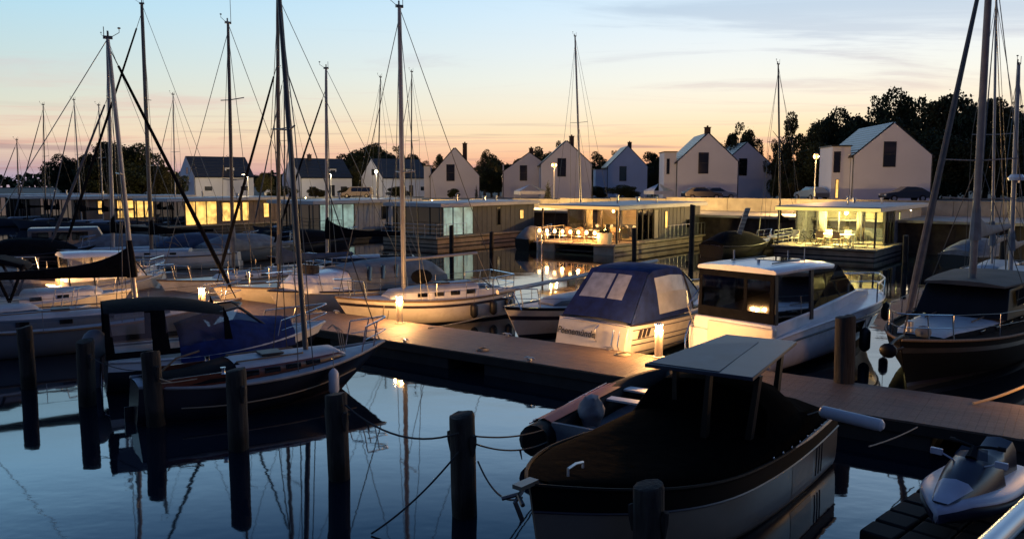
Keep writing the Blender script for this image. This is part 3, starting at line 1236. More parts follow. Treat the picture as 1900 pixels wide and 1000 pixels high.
CM = {}
for kd, nn, lf in (('round', 11000, .047), ('loose', 5600, .038), ('cone', 1800, .05)):
    for sd in range(3 if kd != 'cone' else 1):
        me = crown_mesh(sd * 7 + len(kd), nn, lf, kd)
        CM[kd, sd] = me
        me.materials.append(LEAF if sd != 1 else LEAF2)
tproto = trunk_mesh(5).build('trunk', BARK)
TM = tproto.data
bpy.data.objects.remove(tproto)
tree_no = 0


def tree(px, ytop, Y, wpx, label, kind='round', group='dark trees behind the houses', base=.0, name='tree', cat='tree'):
    """crown spans from ytop down; wpx crown width in picture pixels"""
    global tree_no
    tree_no += 1
    top = D(px, ytop, Y)
    GZ = gz(Y)
    w = wpx / 1500.0 * Y
    h = top.z - GZ
    r_ = empty(name, label, cat, (top.x, Y, GZ), tree_no * 1.3, group)
    cr = bpy.data.objects.new('crown', CM[kind, tree_no % 3 if kind != 'cone' else 0])
    COL.objects.link(cr)
    cr.parent = r_
    c0 = h * base
    cr.location = (0, 0, (h + c0) / 2)
    cr.scale = (w / 2, w / 2, (h - c0) / 2)
    tr_ = bpy.data.objects.new('trunk', TM)
    COL.objects.link(tr_)
    tr_.parent = r_
    sx_ = min(h, w * 1.15)
    tr_.scale = (sx_, sx_, h * .92)
    return r_


# big wood on the right
WR = [(1470, 215, 118, 70), (1506, 226, 112, 60), (1548, 206, 120, 84), (1590, 196, 125, 96), (1632, 178, 128, 100), (1676, 168, 124, 96), (1728, 166, 120, 110), (1782, 172, 116, 110),
      (1838, 186, 118, 110), (1890, 176, 112, 110), (1940, 180, 108, 120), (1520, 268, 104, 90), (1460, 272, 116, 70), (1592, 262, 106, 100), (1745, 240, 98, 110), (1800, 250, 96, 110),
      (1860, 246, 94, 120), (1915, 250, 92, 120), (1700, 222, 104, 110), (1650, 218, 108, 100)]
for i, (x_, yt, Y, w_) in enumerate(WR):
    tree(x_, yt, Y, w_ * 1.25, 'dark leafy tree in the wood right of the chimney houses', 'round' if i % 4 else 'loose', 'trees of the wood on the right', base=.02)
# left clump
WLf = [(118, 288, 118, 60), (155, 276, 120, 80), (205, 262, 122, 90), (250, 268, 120, 84), (300, 300, 124, 60), (180, 300, 112, 90), (230, 300, 114, 90), (285, 300, 118, 70), (328, 318, 130, 40)]
for i, (x_, yt, Y, w_) in enumerate(WLf):
    tree(x_, yt, Y, w_ * 1.2, 'dark round tree in the clump left of the first long house', 'round', 'trees of the clump on the left', base=.0)
TR = [(x_, y_, 172 + (x_ % 7), w_, l_, 'round') for x_, y_, w_, l_ in (
    (500, 322, 60, 'dark low tree right of the balcony house'), (530, 318, 60, 'dark low tree left of the middle long house'), (610, 300, 60, 'dark tree behind the middle long house'),
    (640, 296, 60, 'dark tree behind the right end of the middle long house'), (680, 292, 80, 'broad dark tree left of the third long house'), (716, 290, 70, 'broad dark tree behind the third long house'),
    (756, 296, 70, 'dark tree behind the right end of the third long house'), (790, 306, 50, 'dark low tree touching the middle gabled house'), (898, 308, 60, 'dark low tree right of the middle gabled house wall'),
    (925, 300, 60, 'dark tree left of the carport house'), (950, 298, 50, 'dark tree over the carport house'), (1010, 284, 60, 'dark round tree above the carport house roof'), (1100, 300, 60, 'dark tree between the lamp house and the small house'),
    (1122, 292, 50, 'dark tree left of the small blue white house'), (1215, 300, 60, 'dark tree beside the small blue white house'), (1240, 306, 40, 'dark tree left of the flat annex'), (1440, 286, 60, 'dark tree at the start of the right wood'))]
TR += [(692, 272, 180, 92, 'tall dense tree between the middle and third long houses', 'round'), (655, 280, 178, 60, 'dense tree right of the middle long house ridge', 'round'), (765, 284, 178, 66, 'dense tree right of the third long house', 'round'),
       (420, 290, 176, 60, 'dark tree over the ridge of the balcony house', 'round'), (912, 288, 160, 50, 'dark tree beside the middle gabled house wall', 'round'), (1216, 288, 172, 60, 'dense tree right of the small blue white house', 'round'),
       (1395, 240, 128, 50, 'dense leafy tree above the bluish white house', 'round')]
TR += [(380, 293, 168, 60, 'dark tree behind the first long house', 'round'),
      (490, 316, 150, 34, 'small round tree right of the first long house', 'round'),
      (655, 284, 175, 56, 'loose tree right of the middle long house', 'loose'), (688, 268, 178, 60, 'tall loose tree between the two long houses', 'loose'),
      (668, 300, 170, 70, 'dense low tree between the two long houses', 'round'),
      (735, 272, 180, 56, 'loose tree behind the third long house', 'loose'), (770, 288, 176, 52, 'tree left of the middle gabled house', 'loose'),
      (900, 280, 150, 40, 'spindly tree right of the middle gabled house', 'loose'), (912, 312, 140, 46, 'dark bush right of the middle gabled house', 'round'),
      (815, 288, 150, 34, 'tree showing above the left slope of the middle gabled house', 'loose'),
      (1000, 276, 150, 60, 'tree between the two houses at the street lamp', 'loose'), (1036, 262, 152, 44, 'tree behind the roof of the single mast house', 'loose'),
      (960, 296, 150, 40, 'low tree behind the carport house', 'loose'),
      (1108, 284, 172, 50, 'reddish lit tree right of the single mast', 'loose'), (1140, 280, 176, 44, 'tree behind the small blue white house', 'loose'),
      (1212, 284, 168, 56, 'tree right of the small blue white house', 'loose'), (1228, 300, 160, 44, 'dark low tree left of the chimney house', 'round'),
      (1375, 228, 130, 56, 'loose tree above the bluish white house', 'loose'), (1355, 250, 134, 50, 'lower loose tree between the chimney houses', 'loose'),
      (1440, 262, 122, 40, 'tree right of the bluish white house', 'loose'), (1462, 330, 100, 46, 'dark hedge tree right of the bluish white house', 'round')]
for x_, yt, Y, w_, lab, kd in TR:
    tree(x_, yt, Y, w_ * 1.15, lab, kd, base=.1)
tree(884, 344, 120, 12, 'slim conical shrub at the corner of the middle gabled house', 'cone', name='shrub', cat='shrub', group='shrubs along the quay')
tree(1017, 336, 92, 26, 'conical young fir beside the orange street lamp', 'cone', name='shrub', cat='shrub', group='shrubs along the quay')
tree(1448, 330, 100, 50, 'dark clipped hedge right of the bluish white house', 'round', name='hedge', cat='hedge', group='shrubs along the quay')
tree(1160, 344, 112, 70, 'dark hedge below the small blue white house', 'round', name='hedge', cat='hedge', group='shrubs along the quay')
tree(1470, 336, 98, 50, 'dark hedge by the silver car', 'round', name='hedge', cat='hedge', group='shrubs along the quay')
tree(840, 350, 118, 30, 'low dark shrub before the middle gabled house', 'round', name='shrub', cat='shrub', group='shrubs along the quay')
for i, (x_, w_, lab) in enumerate([(520, 60, 'before the gap between the first two long houses'), (585, 40, 'before the middle long house'), (740, 50, 'before the third long house'), (1110, 50, 'right of the single mast house'), (640, 30, 'left of the van')]):
    tree(x_, 346, 130, w_, 'low dark hedge ' + lab, 'round', name='hedge', cat='hedge', group='shrubs along the quay')
# far-off wood along the horizon at the left
rr = random.Random(9)
mb = MB()
V_ = []
for i in range(5200):
    a = rr.uniform(-.75, .75)
    d = rr.uniform(420, 460)
    c = Vector((sin(a) * d, cos(a) * d, GZ + rr.uniform(0, 1) ** 1.4 * (5 + 3 * mnoise.noise(Vector((a * 30, 0, 0))))))
    u = Vector((rr.gauss(0, 1), rr.gauss(0, 1), rr.gauss(0, 1))).normalized() * 1.8
    w = Vector((rr.gauss(0, 1), rr.gauss(0, 1), rr.gauss(0, 1))).normalized() * 1.5
    mb.poly([c + u, c + w, c - u, c - w])
o = mb.build('far_wood', LEAF, smooth=0)
tag(o, 'thin dark line of far woods along the horizon', 'wood', kind='stuff')

# ================================================================== HOUSEBOATS
HBA = radians(52)
M_clad_dk = mat('dark_cladding', (.06, .065, .075), rough=.6, var=.15, vscale=2)
M_clad_lt = mat('pale_cladding', (.38, .37, .37), rough=.6, var=.12, vscale=2)
M_clad_br = mat('brown_cladding', (.14, .10, .085), rough=.7, var=.3, vscale=2)
M_roofedge = mat('roof_fascia', (.42, .42, .43), rough=.5, var=.08)
M_roofw = mat('flat_roof_felt', (.26, .28, .31), rough=.5, var=.15, vscale=1)
M_pont = mat('pontoon_paint', (.34, .28, .22), rough=.6, var=.2, dirt=(.1, .05, .03), dscale=1.5, damt=.7)
M_pont_dk = mat('pontoon_dark', (.05, .05, .055), rough=.6, var=.3)
M_inner = mat('interior_wall', (.5, .42, .28), rough=.8)
M_curt = mat('curtain', (.45, .40, .32), rough=.9, var=.2, vscale=8, stretch=(1, 1, .1))


def railing(root, pts, z0, h=1.0, bars=3, post=1.2, r=.02, m=None, name='railing', post_m=None):
    mb = MB()
    for i in range(len(pts) - 1):
        a, b = Vector(pts[i]), Vector(pts[i + 1])
        for k in range(1, bars + 1):
            zz = Vector((0, 0, z0 + h * k / bars))
            mb.tube([a + zz, b + zz], r if k == bars else r * .7, 6)
        n = max(1, int((b - a).length / post))
        for k in range(n + 1):
            p_ = a.lerp(b, k / n)
            mb.tube([p_ + Vector((0, 0, z0)), p_ + Vector((0, 0, z0 + h))], r, 6)
    return mb.build(name, m or M_zinc, root)


def houseboat(label, loc, W_=6.0, L=13.0, fr=3.4, clad=M_clad_dk, side='dark', lit=None, hz=3.3, glow=0, fascia=M_roofedge, front='glass',
              roofcol=M_roofw, pont=M_pont, terrace_w=None, side_wins=(), glow_col=(1, .72, .3), slit=None, strip=None, gl_len=2.6):
    """origin at near corner on the waterline; x runs back from the camera side, y to the left"""
    r_ = empty('houseboat', label, 'houseboat', loc, HBA, 'houseboats moored along the quay')
    dz = .72
    mb = MB()
    if side == 'catamaran':
        mb.bb(-.2, L, -.0, 1.6, -.4, dz - .12)
        mb.bb(-.2, L, W_ - 1.6, W_, -.4, dz - .12)
    else:
        mb.bb(.0, L, 0.0, W_, -.4, dz - .12)
    mb.build('pontoon', pont, r_, bevel=.05)
    mb = MB()
    mb.bb(-.02, L + .02, -.02, W_ + .02, .10, .20)
    mb.bb(-.02, L + .02, -.02, W_ + .02, .50, .56)
    mb.build('rubbing_strake', M_antifoul, r_)
    mb = MB()
    xx = -.4
    while xx < L:
        mb.bb(xx, xx + .24, -.25, W_ + .1, dz - .118, dz - .05 + .05)
        xx += .25
    mb.build('deck', mat('houseboat_deck', (.32, .27, .19), rough=.7, var=.25, vscale=4), r_, smooth=0)
    top = hz - .28
    # cabin wall: from x=fr to L-0.4; side wall at y=.35 (a gangway outside), built as posts and panels round real openings
    y0, y1 = .30, W_ - .3
    x0, x1 = fr, L - .35
    t_ = .08
    glass = MB()
    sglass = MB()
    wallm = MB()
    framem = MB()
    # front: glass in 4 bays
    nb = 4
    for k in range(nb):
        a, b = lerp(y0, y1, k / nb), lerp(y0, y1, (k + 1) / nb)
        glass.bb(x0 + .02, x0 + .035, a + .05, b - .05, dz + .06, top - .07)
    for k in range(nb + 1):
        a = lerp(y0, y1, k / nb)
        framem.bb(x0 - .02, x0 + .08, a - .045, a + .045, dz, top)
    framem.bb(x0 - .015, x0 + .075, y0 + .05, y1 - .05, dz, dz + .06)
    framem.bb(x0 - .015, x0 + .075, y0 + .05, y1 - .05, top - .07, top)
    # side glazed bays
    nb = 3
    xg = x0 + gl_len
    for k in range(nb):
        a, b = lerp(x0, xg, k / nb), lerp(x0, xg, (k + 1) / nb)
        sglass.bb(a + .05, b - .05, y0 + .02, y0 + .035, dz + .06, top - .07)
        framem.bb(b - .045, b + .045, y0 - .02, y0 + .07, dz, top)
    framem.bb(x0 + .09, xg - .05, y0 - .01, y0 + .06, dz, dz + .058)
    framem.bb(x0 + .09, xg - .05, y0 - .01, y0 + .06, top - .068, top)
    # side wall with window openings
    wins = sorted([(a, b, c, d, mm) for (a, b, c, d, mm) in side_wins])
    cur = xg + .05
    for (a, b, c, d, mm) in wins:
        wallm.bb(cur, a, y0, y0 + t_, dz, top)
        if c > dz + .02:
            wallm.bb(a, b, y0, y0 + t_, dz, c)
        wallm.bb(a, b, y0, y0 + t_, d, top)
        cur = b
    wallm.bb(cur, x1, y0, y0 + t_, dz, top)
    wallm.bb(x0 + .1, x1, y1 - t_, y1, dz, top)
    wallm.bb(x1, x1 + t_, y0, y1, dz, top)
    wallm.build('wall', clad, r_, smooth=0)
    if side == 'slats':
        mb = MB()
        zz = dz + .08
        while zz < top - .05:
            cur = xg + .12
            for (a, b, c, d, mm) in wins:
                mb.bb(cur, a - .03, y0 - .035, y0 - .004, zz, zz + .07)
                if zz + .07 < c - .02 or zz > d + .02:
                    mb.bb(a - .03, b + .03, y0 - .035, y0 - .004, zz, zz + .07)
                cur = b + .03
            mb.bb(cur, x1, y0 - .035, y0 - .004, zz, zz + .07)
            zz += .115
        mb.build('slatted_screen', M_clad_lt, r_, smooth=0)
    else:
        mb = MB()
        cur = xg + .5
        while cur < x1:
            if not any(a - .03 < cur < b + .03 for (a, b, c, d, mm) in wins):
                mb.bb(cur - .02, cur + .02, y0 - .02, y0 - .002, dz, top)
            cur += .62
        mb.build('cover_strip', clad, r_, smooth=0)
    framem.build('glazing_frame', M_frame, r_, smooth=0)
    glass.build('glazing', {'warm': M_litwin, 'cool': M_litcool, 'dark': M_win}.get(lit, M_clear), r_, smooth=0)
    sglass.build('glazing', {'warm': M_litwin, 'cool': M_litcool, 'dark': M_win}.get(slit or lit, M_clear), r_, smooth=0)
    for (a, b, c, d, mm) in wins:
        mb = MB()
        mb.bb(a, b, y0 - .045, y0 + .02, c, c + .05)
        mb.bb(a, b, y0 - .045, y0 + .02, d - .05, d)
        mb.bb(a, a + .05, y0 - .045, y0 + .02, c + .05, d - .05)
        mb.bb(b - .05, b, y0 - .045, y0 + .02, c + .05, d - .05)
        w_ = mb.build('window', M_frame, r_, smooth=0)
        mb = MB()
        mb.bb(a + .04, b - .04, y0 - .012, y0 + .01, c + .04, d - .04)
        mb.build('pane', mm, w_, smooth=0)
    # inner floor/partition so that the glass shows a room
    mb = MB()
    mb.bb(x0 + .15, x1 - .1, y0 + .15, y1 - .15, dz + .004, dz + .03)
    mb.bb(xg + 1.2, xg + 1.3, y0 + .15, y1 - .15, dz + .03, top - .02)
    mb.build('inner_partition', M_inner, r_)
    mb = MB()
    for (xx, yy) in ((x0 + .18, 1.6), (x0 + .18, 4.1)):
        for k in range(6):
            mb.tube([(xx, yy + k * .09, dz + .06), (xx, yy + k * .09, top - .1)], .045, 6)
    mb.build('curtain', M_curt, r_)
    mb = MB()
    mb.bb(x0 + 1.2, x0 + 2.4, 2.2, 4.6, dz + .03, dz + .78)
    mb.bb(xg + .9, xg + 1.15, 1.0, 5.0, dz + .03, dz + .95)
    mb.build('kitchen_units', M_clad_dk, r_, bevel=.02)
    # roof
    if strip:  # emissive band added to give the roof fascia its bright yellow
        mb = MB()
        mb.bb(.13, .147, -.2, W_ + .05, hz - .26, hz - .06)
        mb.build('fascia_glow', strip, r_)
    mb = MB()
    mb.bb(.15, L - .1, -.25, W_ + .1, hz - .28, hz - .02)
    rf = mb.build('roof', fascia, r_, bevel=.02)
    mb = MB()
    mb.bb(.25, L - .2, -.15, W_, hz - .018, hz + .02)
    mb.build('roof_felt', roofcol, rf)
    mb = MB()
    for (xx, yy, r0, hh) in ((6, 3.4, .08, .5), (9.5, 2.0, .06, .35), (10.5, 4.2, .12, .28)):
        mb.tube([(xx, yy, hz + .02), (xx, yy, hz + hh), (xx, yy, hz + hh + .02), (xx, yy, hz + hh + .1)], [r0, r0, r0 * 1.6, r0 * 1.5], 8)
    mb.build('roof_vent', M_zinc, rf)
    for yy in (.12, W_ - .12):
        mb = MB()
        mb.bb(.35, .45, yy - .05, yy + .05, dz, top)
        mb.build('post', M_frame, r_)
    if glow:
        mb = MB()
        for k in range(3):
            mb.bb(fr - .9, fr - .7, 1.3 + k * 1.6, 1.5 + k * 1.6, top - .035, top - .004)
        mb.build('ceiling_lamp', M_lampcool, r_)
        point_light('lamp_light', (fr - 1.6, W_ / 2, top - .3), glow, glow_col, r_, .07)
        point_light('lamp_light', (fr + 1.5, W_ / 2 - .6, top - .4), glow * .15, glow_col, r_, .07)
    return r_


HB = dict(
    A=Vector((W(1622, 484, 0).x, W(1622, 484, 0).y, 0)),
    B=Vector((W(1141, 474, 0).x, W(1141, 474, 0).y, 0)),
    C=Vector((W(812, 458, 0).x, W(812, 458, 0).y, 0)))
hbA = houseboat('right houseboat with slatted side and brightly lit terrace of outdoor furniture', HB['A'], W_=6.4, L=14.5, side='slats', clad=M_clad_lt, glow=2200, glow_col=(1, .80, .28), strip=mat('yellow_fascia_glow', (.8, .7, .3), emit=(1, .74, .16), es=.95),
                side_wins=[(7.0, 7.6, 1.35, 2.85, mat('dim_window', (.4, .4, .15), emit=(.75, .7, .25), es=.8)), (10.6, 11.4, 1.3, 2.1, M_win)], fascia=M_roofedge)
railing(hbA, [(-.3, W_, 0) for W_ in (4.2, 6.3)] + [(3.2, 6.3, 0)], .72, .95, 4, 1.2)
hbB = houseboat('middle houseboat with string lights along its terrace railing', HB['B'], W_=6.4, L=14.0, clad=M_clad_dk, glow=800, glow_col=(1, .46, .13), strip=mat('amber_fascia_glow', (.8, .6, .3), emit=(1, .55, .14), es=.8), fascia=M_roofedge, side='catamaran',
                side_wins=[(5.9, 6.7, .75, 2.9, mat('door_panel', (.22, .2, .18), rough=.5)), (7.6, 8.1, 1.45, 2.75, M_litwin), (11.2, 12.0, 1.3, 2.0, M_win)])
railing(hbB, [(6.9, -.18, 0), (13.6, -.18, 0)], .72, .95, 1, .62, r=.014)
railing(hbB, [(3.2, 6.35, 0), (-.35, 6.35, 0), (-.35, 1.2, 0)], .72, .95, 2, .9, r=.024, m=mat('white_rail', (.55, .5, .42), rough=.4))
hbC = houseboat('dark grey houseboat with three tall pale windows on its side', HB['C'], W_=6.0, L=13, clad=M_clad_dk, lit='dark', slit='cool', hz=3.25, fr=.9, gl_len=3.6,
                side_wins=[(10.6, 11.2, 1.7, 2.5, M_litwin), (7.5, 8.0, 1.3, 2.8, M_win)])
railing(hbC, [(3.2, -.15, 0), (-.3, -.15, 0), (-.3, 5.8, 0)], .72, .95, 3, 1.0)
hbD = houseboat('pale clad houseboat with teal lit windows behind the dark boom', Vector((-16.6, 66.5, 0)), W_=6.0, L=13, clad=M_clad_lt, lit='dark', slit='cool', hz=3.3, fr=1.2, gl_len=3.8,
                side_wins=[(8.2, 8.9, 1.5, 2.7, M_win)], roofcol=M_roofw, pont=M_pont_dk)
railing(hbD, [(3.2, -.15, 0), (-.3, -.15, 0), (-.3, 5.8, 0)], .72, .95, 3, 1.0, m=M_frame)
hbE = houseboat('brown houseboat with warm yellow windows below the balcony house', Vector((-32.2, 75.0, 0)), W_=6.0, L=14, fr=2.2, gl_len=3.4, clad=M_clad_br, lit='dark', slit='warm', hz=3.3,
                side_wins=[(6.1, 7.1, .95, 2.85, M_litwin), (7.2, 8.2, .95, 2.85, M_litwin), (8.4, 9.2, .95, 2.85, M_litwin), (10.9, 11.6, 1.2, 2.7, M_litwin)], pont=M_pont_dk)
hbF = houseboat('leftmost lit houseboat with a row of warm yellow windows', Vector((-44.6, 81.5, 0)), W_=6.0, L=14, fr=.6, gl_len=1.2, clad=M_clad_br, lit='dark', hz=3.35,
                side_wins=[(3.0, 3.5, 1.5, 2.9, M_litwin), (5.0, 5.8, 1.0, 2.9, M_litwin), (5.9, 6.8, 1.0, 2.9, M_litwin), (6.9, 7.9, 1.0, 2.9, M_litwin), (8.0, 9.0, 1.0, 2.9, M_litwin), (9.6, 10.6, 1.0, 2.9, M_litwin)], pont=M_pont_dk)
hbG = houseboat('dark unlit houseboat at the far left edge', Vector((-60.5, 91, 0)), W_=6.5, L=15, clad=M_clad_dk, lit='dark', hz=3.35, pont=M_pont_dk, side_wins=[(8, 9, 1.4, 2.6, M_win)])
hbG2 = houseboat('brown unlit houseboat between the dark one and the lit ones', Vector((-52.5, 87.0, 0)), W_=4.5, L=14, clad=M_clad_br, lit='dark', hz=3.3, pont=M_pont_dk, side_wins=[(8, 9, 1.4, 2.6, M_win)])

# string of lanterns on the railing of houseboat B (local positions along the front)
Rb = Matrix.Rotation(HBA, 3, 'Z')
for k in range(8):
    yy = 1.35 + k * .66
    pw = HB['B'] + Rb @ Vector((-.42, yy, 1.52))
    r_ = empty('lantern', 'warm glass lantern in the row along the terrace rail of the middle houseboat', 'lantern', pw, 0, 'lanterns on the terrace rail')
    mb = MB()
    mb.ell((0, 0, -.05), (.12, .12, .14), 10, 6)
    mb.build('globe', M_lampglow, r_)
    mb = MB()
    mb.tube([(0, 0, .09), (0, 0, .15)], [.045, .03], 8)
    mb.build('cap', M_zinc, r_)
    if k % 2 == 0:
        point_light('lamp_light', (0, 0, -.32), 100, (1, .46, .13), r_, .1)


def chair(loc, rz, label, m, s=1.0, group='terrace chairs'):
    r_ = empty('chair', label, 'chair', loc, rz, group)
    for sx in (-.22, .22):
        for sy in (-.22, .22):
            mb = MB()
            mb.tube([(sx * 1.1, sy * 1.1, 0), (sx, sy, .45 if sx > 0 else .45)], .02, 6)
            mb.build('leg', m, r_)
    mb = MB()
    mb.box((0, 0, .46), (.5, .5, .04))
    mb.build('seat', m, r_, bevel=.01)
    mb = MB()
    mb.loft([[(-.22, -.24, .5), (-.22, .24, .5), (-.30, .24, .98), (-.30, -.24, .98)], [(-.25, -.24, .5), (-.25, .24, .5), (-.33, .24, .98), (-.33, -.24, .98)]], closed=True)
    mb.build('backrest', m, r_)
    for sg in (-1, 1):
        mb = MB()
        mb.tube([(-.27, sg * .26, .68), (.2, sg * .27, .66), (.22, sg * .25, .46)], .018, 6)
        mb.build('armrest', m, r_)
    return r_


def table(loc, rz, label, l=1.8, w=.85, m=None, h=.74):
    r_ = empty('table', label, 'table', loc, rz)
    mb = MB()
    mb.box((0, 0, h), (l, w, .04))
    mb.build('tabletop', m or M_teak, r_, bevel=.01)
    for sx in (-1, 1):
        for sy in (-1, 1):
            mb = MB()
            mb.bb(sx * (l / 2 - .1) - .03, sx * (l / 2 - .1) + .03, sy * (w / 2 - .08) - .03, sy * (w / 2 - .08) + .03, 0, h - .022)
            mb.build('leg', m or M_teak, r_)
    return r_


M_pale = mat('pale_plastic', (.6, .56, .42), rough=.5)
M_wick = mat('tan_wicker', (.34, .24, .14), rough=.8, var=.3, vscale=30)


def on(hb, x, y, z=.725):
    return HB[hb] + Rb @ Vector((x, y, z))


chair(on('A', .6, 5.3), HBA + 2.9, 'pale plastic chair alone at the left end of the lit terrace', M_pale, group='terrace chairs of the right houseboat')
table(on('A', 1.5, 2.9), HBA + pi / 2, 'long pale table on the lit terrace of the right houseboat', 2.4, .9, M_pale)
for i, (x_, y_, a, l) in enumerate(((.8, 3.6, .1, 'wicker chair at the near side of the long pale table, left'), (.8, 2.5, -.1, 'wicker chair at the near side of the long pale table, right'),
                                    (2.3, 3.6, 3.2, 'wicker chair at the far side of the long pale table, left'), (2.3, 2.4, 3.0, 'wicker chair at the far side of the long pale table, right'))):
    chair(on('A', x_, y_), HBA + a, l, M_wick, group='terrace chairs of the right houseboat')


def lounger(loc, rz, label):
    r_ = empty('deck_lounger', label, 'lounger', loc, rz)
    mb = MB()
    mb.tube([(-.9, -.28, .3), (.3, -.28, .3), (.95, -.28, .75)], .025, 6)
    mb.tube([(-.9, .28, .3), (.3, .28, .3), (.95, .28, .75)], .025, 6)
    mb.tube([(-.9, -.28, .3), (-.9, .28, .3)], .025, 6)
    mb.build('frame', M_pale, r_)
    mb = MB()
    mb.loft([[(-.9, -.26, .33), (-.9, .26, .33)], [(.3, -.26, .33), (.3, .26, .33)], [(.95, -.26, .78), (.95, .26, .78)]], caps=False)
    mb.build('canvas_seat', M_pale, r_)
    for sx in (-.6, .5):
        for sy in (-.28, .28):
            mb = MB()
            mb.tube([(sx - .1, sy, .3), (sx + .1, sy, 0)], .02, 6)
            mb.build('leg', M_pale, r_)
    return r_


lounger(on('A', .8, 1.3), HBA + 2.0, 'folding deck lounger at the right end of the lit terrace')


def bicycle(loc, rz, label):
    r_ = empty('bicycle', label, 'bicycle', loc, rz)
    for x in (-.52, .52):
        mb = MB()
        mb.tube([(x + .33 * cos(a * pi / 12), 0, .34 + .33 * sin(a * pi / 12)) for a in range(25)], .022, 6, caps=False)
        w_ = mb.build('wheel', M_rubber, r_)
        mb = MB()
        for a in range(12):
            mb.tube([(x, 0, .34), (x + .32 * cos(a * pi / 6), 0, .34 + .32 * sin(a * pi / 6))], .004, 4)
        mb.build('spokes', M_steel, w_)
    mb = MB()
    mb.tube([(-.52, 0, .34), (-.12, 0, .32), (.32, 0, .8), (-.2, 0, .82), (-.12, 0, .32)], .018, 6)
    mb.tube([(-.52, 0, .34), (-.2, 0, .80)], .014, 6)
    mb.tube([(.52, 0, .34), (.32, 0, .80), (.28, 0, .98)], .016, 6)
    mb.build('frame', M_frame, r_)
    mb = MB()
    mb.tube([(.2, -.25, 1.0), (.3, -.1, .99), (.3, .1, .99), (.2, .25, 1.0)], .014, 6)
    mb.build('handlebar', M_steel, r_)
    mb = MB()
    mb.ell((-.24, 0, .93), (.14, .08, .04))
    mb.tube([(-.2, 0, .82), (-.23, 0, .92)], .012, 6)
    mb.build('saddle', M_rubber, r_)
    return r_


bicycle(on('A', 1.3, 4.6), HBA + pi / 2 + .2, 'dark bicycle leaning between the plastic chair and the table on the lit terrace')
table(on('B', 1.5, 1.6), HBA + pi / 2, 'laid table at the right end of the string light terrace', 1.9, .9, M_wick)
chair(on('B', 1.4, 4.6), HBA + .2, 'tan chair at the left of the string light terrace', M_wick, group='terrace chairs of the middle houseboat')
chair(on('B', 1.2, 3.4), HBA + .1, 'tan chair in the middle of the string light terrace', M_wick, group='terrace chairs of the middle houseboat')
chair(on('B', 2.4, 1.8), HBA + 3.1, 'tan chair behind the laid table of the string light terrace', M_wick, group='terrace chairs of the middle houseboat')
# tub with plant at right end
tb = empty('planter_box', 'square lit planter box at the right end of the lantern row', 'planter', on('B', .1, .9), HBA)
mb = MB()
mb.loft([[(-.25, -.4, 0), (.25, -.4, 0), (.25, .4, 0), (-.25, .4, 0)], [(-.28, -.45, .75), (.28, -.45, .75), (.28, .45, .75), (-.28, .45, .75)]], closed=True)
mb.build('box', M_pale, tb)
mb = MB()
rr = random.Random(2)
for i in range(160):
    c = Vector((rr.uniform(-.25, .25), rr.uniform(-.4, .4), .75 + abs(rr.gauss(0, .16))))
    u = Vector((rr.gauss(0, 1), rr.gauss(0, 1), rr.gauss(0, 1))).normalized() * .07
    w = Vector((rr.gauss(0, 1), rr.gauss(0, 1), rr.gauss(0, 1))).normalized() * .05
    mb.poly([c + u, c + w, c - u, c - w])
mb.build('plant', LEAF, tb, smooth=0)

# swimming ladder at B
lad = empty('swim_ladder', 'pale swim ladder at the left end of the string light terrace', 'ladder', on('B', -.5, 5.9, 0), HBA)
mb = MB()
for sg in (-.2, .2):
    mb.tube([(0, sg, -.4), (0, sg, 1.3), (.15, sg, 1.5), (.35, sg, 1.35), (.4, sg, .72)], .022, 6)
for k in range(5):
    mb.tube([(0, -.2, -.2 + .28 * k), (0, .2, -.2 + .28 * k)], .016, 6)
mb.build('rails', M_steel, lad)

